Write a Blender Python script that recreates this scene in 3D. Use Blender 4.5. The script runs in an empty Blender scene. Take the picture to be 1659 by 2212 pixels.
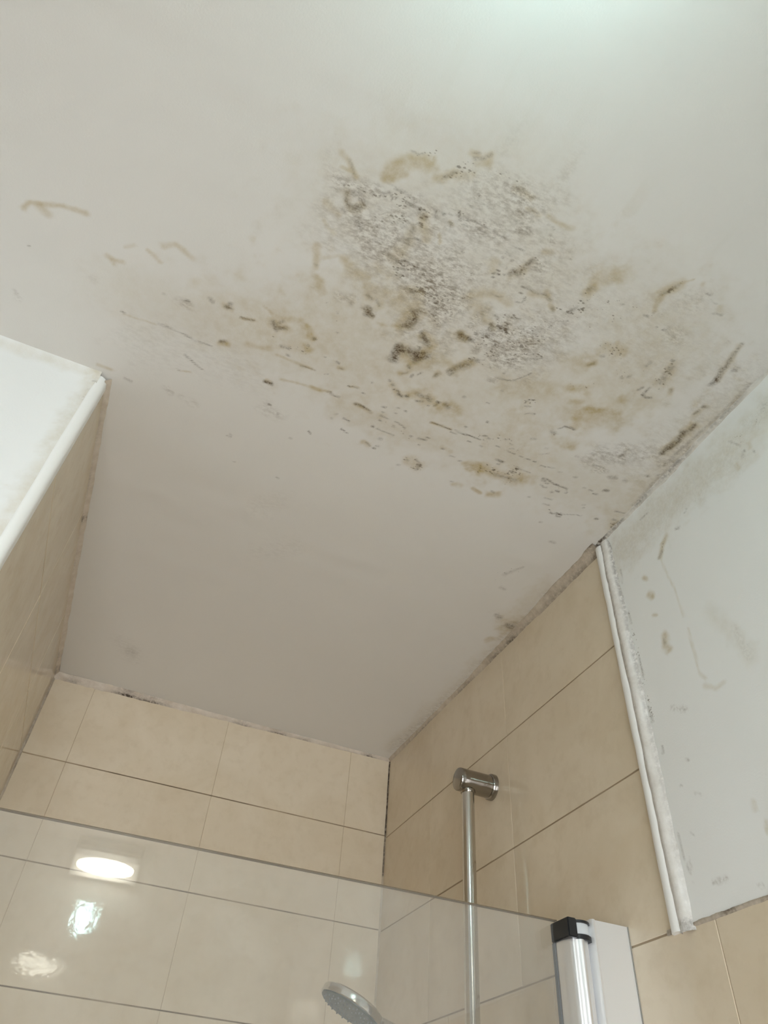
import bpy, bmesh, math, random
import numpy as np
from mathutils import Vector, Matrix

scene = bpy.context.scene
COL = scene.collection
HC = 2.45                                   # ceiling height in metres

# ------------------------------------------------------------------ camera
cam_data = bpy.data.cameras.new('camera')
cam = bpy.data.objects.new('camera', cam_data)
COL.objects.link(cam)
scene.camera = cam
RIGHT = Vector((0.91777302, -0.39212902, 0.06266999))
DOWN = Vector((0.31955806, 0.6356046, -0.70277267))
FWD = Vector((0.23574422, 0.6650125, 0.70864874))
CAM = Vector((-0.65951951, -1.64132872, 1.58606911))
m = Matrix.Identity(4)
for i in range(3):
    m[i][0] = RIGHT[i]; m[i][1] = -DOWN[i]; m[i][2] = -FWD[i]; m[i][3] = CAM[i]
cam.matrix_world = m
cam_data.sensor_fit = 'HORIZONTAL'
cam_data.sensor_width = 36.0
cam_data.lens = 1540.05 / 1659.0 * 36.0
cam_data.clip_start = 0.01

# ------------------------------------------------------------------ daylight
world = bpy.data.worlds.new('world')
scene.world = world
world.use_nodes = True
bg = world.node_tree.nodes['Background']
bg.inputs['Color'].default_value = (0.93, 0.95, 1.0, 1)
bg.inputs["Strength"].default_value = 8.9
WINX0, WINX1, WINZ0, WINZ1 = -1.22, -0.18, 0.12, 1.92       # glazed opening in the rear wall
YR = -2.64                                                  # rear wall
XL = -1.85                                                  # far side wall
portal_data = bpy.data.lights.new('window_portal', 'AREA')
portal_data.shape = 'RECTANGLE'
portal_data.size = WINX1 - WINX0
portal_data.size_y = WINZ1 - WINZ0
portal_data.cycles.is_portal = True
portal = bpy.data.objects.new('window_portal', portal_data)
portal.location = ((WINX0 + WINX1) / 2, YR - 0.09, (WINZ0 + WINZ1) / 2)
portal.rotation_euler = (math.radians(90), 0, 0)            # faces +y, into the room
COL.objects.link(portal)

scene.view_settings.view_transform = 'Standard'
scene.view_settings.look = 'None'
scene.view_settings.gamma = 1.0
scene.view_settings.use_curve_mapping = False
scene.view_settings.exposure = 0.0
scene.cycles.use_denoising = True
scene.cycles.use_adaptive_sampling = True
scene.cycles.adaptive_threshold = 0.14
scene.cycles.max_bounces = 9
scene.cycles.diffuse_bounces = 5
scene.cycles.glossy_bounces = 4
scene.cycles.transparent_max_bounces = 16
LAMP_STRENGTH = 42.0
WALL_LAMP_STRENGTH = 16.0


# ------------------------------------------------------------------ helpers
def lin(r, g, b):
    def f(c):
        c /= 255.0
        return c / 12.92 if c <= 0.04045 else ((c + 0.055) / 1.055) ** 2.4
    return (f(r), f(g), f(b), 1.0)


class Nodes:
    def __init__(self, name):
        self.mat = bpy.data.materials.new(name)
        self.mat.use_nodes = True
        self.t = self.mat.node_tree
        self.bsdf = self.t.nodes['Principled BSDF']
        self.out = self.t.nodes['Material Output']

    def add(self, typ, ins=None, **props):
        n = self.t.nodes.new(typ)
        for k, v in props.items():
            setattr(n, k, v)
        for k, v in (ins or {}).items():
            self.set(n.inputs[k], v)
        return n

    def set(self, sock, v):
        if isinstance(v, bpy.types.NodeSocket):
            self.t.links.new(v, sock)
        else:
            sock.default_value = v

    def math(self, op, a, b=0.0, clamp=False):
        n = self.add('ShaderNodeMath', {0: a, 1: b}, operation=op, use_clamp=clamp)
        return n.outputs[0]

    def mix(self, fac, a, b):
        n = self.add('ShaderNodeMix', {'Factor': fac}, data_type='RGBA')
        self.set(n.inputs[6], a)
        self.set(n.inputs[7], b)
        return n.outputs[2]

    def ramp(self, v, lo, hi, a=0.0, b=1.0):
        n = self.add('ShaderNodeMapRange', {'Value': v, 'From Min': lo, 'From Max': hi, 'To Min': a, 'To Max': b})
        return n.outputs[0]

    def coords(self, scale=(1, 1, 1)):
        tc = self.add('ShaderNodeTexCoord')
        mp = self.add('ShaderNodeMapping', {'Vector': tc.outputs['Object'], 'Scale': scale})
        return mp.outputs[0]

    def noise(self, vec, scale, detail=4.0, rough=0.6, dist=0.0):
        n = self.add('ShaderNodeTexNoise', {'Vector': vec, 'Scale': scale, 'Detail': detail,
                                            'Roughness': rough, 'Distortion': dist})
        return n.outputs['Fac']

    def attr(self, name):
        return self.add('ShaderNodeAttribute', attribute_name=name).outputs['Fac']

    def bump(self, height, strength, distance=0.002, normal=None):
        n = self.add('ShaderNodeBump', {'Height': height, 'Strength': strength, 'Distance': distance})
        if normal is not None:
            self.set(n.inputs['Normal'], normal)
        return n.outputs[0]

    def p(self, **kw):
        for k, v in kw.items():
            self.set(self.bsdf.inputs[k.replace('_', ' ')], v)
        return self


def stained_paint(name, base, streak=(1, 1, 1), rough=0.55):
    """matt white paint; four stain layers read from vertex attributes and broken up by noise"""
    n = Nodes(name)
    v = n.coords()
    vs = n.coords(streak)
    # stain layers
    tan, grey, dark, speck = (n.attr(a) for a in ('tan', 'grey', 'dark', 'speck'))
    n1 = n.noise(v, 60, 4, 0.65)
    n2 = n.noise(vs, 210, 4, 0.72)
    n3 = n.noise(v, 430, 2, 0.6)
    col = base[0]
    col = n.mix(n.math('MULTIPLY', tan, n.ramp(n1, 0.30, 0.66, 0.45, 1.1), True), col, lin(184, 164, 118))
    lightf = n.math('MULTIPLY', grey, n.ramp(n2, 0.46, 0.34, 0.0, 0.8), True)
    col = n.mix(lightf, col, lin(232, 229, 222))
    col = n.mix(n.math('MULTIPLY', grey, n.ramp(n2, 0.42, 0.66, 0.0, 1.25), True), col, lin(146, 134, 119))
    # mould dots: two sizes of cells, dot size follows the speck attribute
    for sc, grow, tone in ((360, 0.80, lin(112, 98, 82)), (190, 0.50, lin(88, 73, 56))):
        vo = n.add('ShaderNodeTexVoronoi', {'Vector': vs, 'Scale': sc, 'Randomness': 1.0})
        sep = n.add('ShaderNodeSeparateColor', {'Color': vo.outputs['Color']})
        r = n.math('MULTIPLY', n.math('MULTIPLY', speck, sep.outputs[0]), grow)
        r = n.math('MULTIPLY', r, n.ramp(n1, 0.38, 0.60, 0.05, 1.2))
        f = n.math('MULTIPLY', n.math('SUBTRACT', r, vo.outputs['Distance']), 6.0, True)
        f = n.math('MULTIPLY', f, 0.6)
        col = n.mix(f, col, tone)
    kf = n.math('MULTIPLY', dark, n.ramp(n3, 0.32, 0.62, 0.45, 1.1), True)
    kf = n.math('MULTIPLY', kf, n.ramp(n2, 0.34, 0.6, 0.5, 1.1), True)
    col = n.mix(kf, col, lin(84, 65, 41))
    # relief: roller texture everywhere, trowel ridges where the paint is stained
    h = n.math('ADD', n.math('MULTIPLY', n3, 0.35),
               n.math('MULTIPLY', n2, n.math('ADD', n.math('MULTIPLY', grey, 1.6), 0.15)))
    nb = n.bump(h, 0.30, 0.0012)
    n.p(Base_Color=col, Roughness=rough, Normal=nb)
    n.bsdf.inputs['Specular IOR Level'].default_value = 0.25
    return n.mat


def mat_tile():
    n = Nodes('beige_glazed_tile')
    v = n.coords()
    oi = n.add('ShaderNodeObjectInfo')
    off = n.add('ShaderNodeVectorMath', {0: oi.outputs['Location'], 1: v}, operation='ADD').outputs[0]
    a = n.noise(off, 7, 5, 0.6, 0.6)
    b = n.noise(off, 38, 4, 0.6)
    col = n.mix(n.ramp(a, 0.35, 0.68), lin(223, 209, 187), lin(214, 198, 173))
    col = n.mix(n.math('MULTIPLY', n.ramp(b, 0.5, 0.75), 0.35), col, lin(200, 182, 154))
    wave = n.noise(off, 16, 2, 0.5)
    pit = n.noise(off, 90, 2, 0.5)
    h = n.math('ADD', wave, n.math('MULTIPLY', pit, 0.20))
    nb = n.bump(h, 0.22, 0.0016)
    n.p(Base_Color=col, Roughness=0.06, Normal=nb)
    n.bsdf.inputs['Specular IOR Level'].default_value = 0.5
    return n.mat


def mat_simple(name, col, rough, metal=0.0, bump=0.0, bscale=200, vary=None, spec=0.5):
    n = Nodes(name)
    v = n.coords()
    c = col
    if vary is not None:
        c = n.mix(n.ramp(n.noise(v, bscale * 0.3, 4, 0.6), 0.35, 0.65), col, vary)
    n.p(Base_Color=c, Roughness=rough, Metallic=metal)
    n.bsdf.inputs['Specular IOR Level'].default_value = spec
    if bump:
        n.p(Normal=n.bump(n.noise(v, bscale, 4, 0.6), bump, 0.001))
    return n.mat


def mat_sealant(name, col, vary, floor=0.15):
    n = Nodes(name)
    v = n.coords()
    mold = n.attr('mold')
    c = n.mix(n.ramp(n.noise(v, 60, 4, 0.6), 0.35, 0.65), col, vary)
    f = n.math('MULTIPLY', mold, n.ramp(n.noise(v, 170, 5, 0.7), 0.34, 0.56, floor, 1.2), True)
    c = n.mix(f, c, lin(66, 53, 41))
    n.p(Base_Color=c, Roughness=0.45, Normal=n.bump(n.noise(v, 140, 4, 0.6), 0.5, 0.0015))
    return n.mat


def mat_glass(name, film, cut_steep=False):
    n = Nodes(name)
    n.t.nodes.remove(n.bsdf)
    tr = n.add('ShaderNodeBsdfTransparent', {'Color': (0.975, 0.98, 0.972, 1)})
    gl = n.add('ShaderNodeBsdfGlossy', {'Color': (1, 1, 1, 1), 'Roughness': 0.006})
    lw = n.add('ShaderNodeLayerWeight', {'Blend': 0.5})
    fr = n.math('ADD', n.math('MULTIPLY', n.math('POWER', lw.outputs['Facing'], 5.0), 0.955), 0.045)
    if cut_steep:                                # plain Fresnel mirrors at the exit face, added to block steep daylight
        fr = n.add('ShaderNodeFresnel', {'IOR': 1.5}).outputs[0]
    df = n.add('ShaderNodeBsdfDiffuse', {'Color': (0.9, 0.9, 0.9, 1)})
    v = n.coords((1, 1, 0.35))
    lime_veil = n.ramp(n.noise(v, 6, 5, 0.6), 0.35, 0.7, film * 0.6, film * 1.3)  # white film also stands in for the pale veil of the reflected room
    m1 = n.add('ShaderNodeMixShader', {0: lime_veil, 1: tr.outputs[0], 2: df.outputs[0]})
    m2 = n.add('ShaderNodeMixShader', {0: fr, 1: m1.outputs[0], 2: gl.outputs[0]})
    n.t.links.new(m2.outputs[0], n.out.inputs['Surface'])
    return n.mat


def mat_emit(name, col, strength):
    n = Nodes(name)
    n.p(Base_Color=(0.8, 0.8, 0.8, 1), Roughness=0.4, Emission_Color=col, Emission_Strength=strength)
    return n.mat


MAT = {
    'ceiling': stained_paint('ceiling_paint', (lin(226, 223, 218), lin(220, 218, 213)), (0.5, 1, 1)),
    'plaster': stained_paint('wall_paint', (lin(236, 236, 234), lin(220, 219, 217)), (1, 1, 0.9)),
    'paint': mat_simple('plain_white_paint', lin(222, 220, 215), 0.6, bump=0.15, bscale=300),
    'tile': mat_tile(),
    'grout': mat_simple('beige_grout', lin(198, 178, 152), 0.7, bump=0.3, bscale=30, vary=lin(178, 156, 130)),
    'grout_dark': mat_simple('dirty_grout', lin(176, 156, 130), 0.7, bump=0.3, bscale=26, vary=lin(104, 86, 66)),
    'grout_line': mat_simple('brown_grout', lin(170, 151, 126), 0.7, bump=0.3, bscale=26, vary=lin(148, 128, 102)),
    'bed': mat_simple('tile_bed_mortar', lin(150, 135, 118), 0.9, bump=0.3),
    'trim': mat_simple('white_trim_plastic', lin(240, 239, 236), 0.35, bump=0.08, bscale=120),
    'fillet': mat_sealant('rough_white_filler', lin(238, 235, 231), lin(226, 222, 216)),
    'filler_smooth': mat_sealant('smeared_filler', lin(226, 222, 215), lin(219, 213, 205)),
    'sealant_black': mat_sealant('mouldy_corner_sealant', lin(206, 192, 172), lin(190, 174, 152), 0.55),
    'sealant': mat_sealant('yellowed_sealant', lin(218, 206, 192), lin(206, 192, 176)),
    'sealant_grey': mat_sealant('grey_sealant', lin(208, 196, 180), lin(188, 174, 156)),
    'chrome': mat_simple('brushed_chrome', (0.62, 0.60, 0.57, 1), 0.16, 1.0, 0.03, 400),
    'chrome_dull': mat_simple('dull_chrome', (0.34, 0.315, 0.285, 1), 0.15, 1.0, 0.03, 300),
    'aluminium': mat_simple('satin_aluminium', (0.84, 0.84, 0.85, 1), 0.32, 0.8),
    'polished': mat_simple('polished_aluminium', (0.80, 0.80, 0.80, 1), 0.36, 0.45),
    'black': mat_simple('black_plastic', lin(28, 29, 31), 0.4, bump=0.05),
    'gasket': mat_simple('grey_gasket_rubber', lin(96, 98, 100), 0.5),
    'gasket_light': mat_simple('pale_grey_seal', lin(142, 139, 132), 0.5),
    'white_plastic': mat_simple('milky_plastic', lin(205, 208, 210), 0.25),
    'spray': mat_simple('grey_green_rubber', lin(58, 65, 58), 0.4, bump=0.2, bscale=150),
    'glass': mat_glass('shower_glass', 0.062),
    'glass_edge': mat_simple('ground_glass_edge', lin(112, 98, 78), 0.4),
    'pane': mat_glass('light_cut_window_glass', 0.02, True),  # pane shaped to hold back steep daylight from the window
    'floor': mat_simple('grey_floor_tile', lin(226, 219, 207), 0.4, bump=0.1, vary=lin(218, 210, 196)),
    'lamp': mat_emit('opal_lamp_glow', (0.62, 0.95, 0.96, 1), LAMP_STRENGTH),
    'wall_lamp': mat_emit('warm_tube_glow', (1.0, 0.97, 0.84, 1), WALL_LAMP_STRENGTH),
}


def link(o, parent=None):
    COL.objects.link(o)
    if parent is not None:
        o.parent = parent
    return o


def obj(name, bm, mat, parent=None, smooth=False):
    me = bpy.data.meshes.new(name)
    bm.normal_update()
    bm.to_mesh(me)
    bm.free()
    me.materials.append(MAT[mat])
    if smooth:
        me.shade_smooth()
    return link(bpy.data.objects.new(name, me), parent)


def tag(o, label, cat, group=None):
    o['label'] = label
    o['category'] = cat
    if group:
        o['group'] = group
    return o


def struct(o, label=None):
    o['kind'] = 'structure'
    if label:
        o['label'] = label
    return o


def empty(name, loc):
    o = bpy.data.objects.new(name, None)
    o.empty_display_size = 0.05
    o.location = loc
    return link(o)


def box(bm, x0, x1, y0, y1, z0, z1):
    vs = [bm.verts.new(p) for p in ((x0, y0, z0), (x1, y0, z0), (x1, y1, z0), (x0, y1, z0),
                                    (x0, y0, z1), (x1, y0, z1), (x1, y1, z1), (x0, y1, z1))]
    for f in ((0, 3, 2, 1), (4, 5, 6, 7), (0, 1, 5, 4), (1, 2, 6, 5), (2, 3, 7, 6), (3, 0, 4, 7)):
        bm.faces.new([vs[i] for i in f])


def frame_from(d):
    d = Vector(d).normalized()
    u = d.orthogonal().normalized()
    return d, u, d.cross(u)


def sweep(bm, path, radii, seg=24, caps=True, up=None):
    """tube through the points of path with a radius for each"""
    rings = []
    n = len(path)
    path = [Vector(p) for p in path]
    u0 = None
    for i, p in enumerate(path):
        d = (path[min(i + 1, n - 1)] - path[max(i - 1, 0)]).normalized()
        if u0 is None:
            u0 = d.orthogonal().normalized() if up is None else Vector(up)
        u = (u0 - d * u0.dot(d)).normalized()
        u0 = u
        w = d.cross(u)
        rings.append([bm.verts.new(p + radii[i] * (math.cos(2 * math.pi * k / seg) * u + math.sin(2 * math.pi * k / seg) * w))
                      for k in range(seg)])
    for a, b in zip(rings, rings[1:]):
        for k in range(seg):
            bm.faces.new((a[k], a[(k + 1) % seg], b[(k + 1) % seg], b[k]))
    if caps:
        bm.faces.new(rings[0][::-1])
        bm.faces.new(rings[-1])


def lathe(bm, centre, axis, prof, seg=40):
    """profile of (distance along axis, radius) turned about the axis"""
    d, u, w = frame_from(axis)
    c = Vector(centre)
    rings = []
    for s, r in prof:
        rings.append([bm.verts.new(c + d * s + r * (math.cos(2 * math.pi * k / seg) * u + math.sin(2 * math.pi * k / seg) * w))
                      for k in range(seg)])
    for a, b in zip(rings, rings[1:]):
        for k in range(seg):
            bm.faces.new((a[k], a[(k + 1) % seg], b[(k + 1) % seg], b[k]))
    bm.faces.new(rings[0][::-1])
    bm.faces.new(rings[-1])


def auto_smooth(o, ang=35):
    me = o.data
    me.shade_smooth()
    bm = bmesh.new()
    bm.from_mesh(me)
    for e in bm.edges:
        if len(e.link_faces) == 2 and e.calc_face_angle(0) > math.radians(ang):
            e.smooth = False
    bm.to_mesh(me)
    bm.free()
    return o


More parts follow.
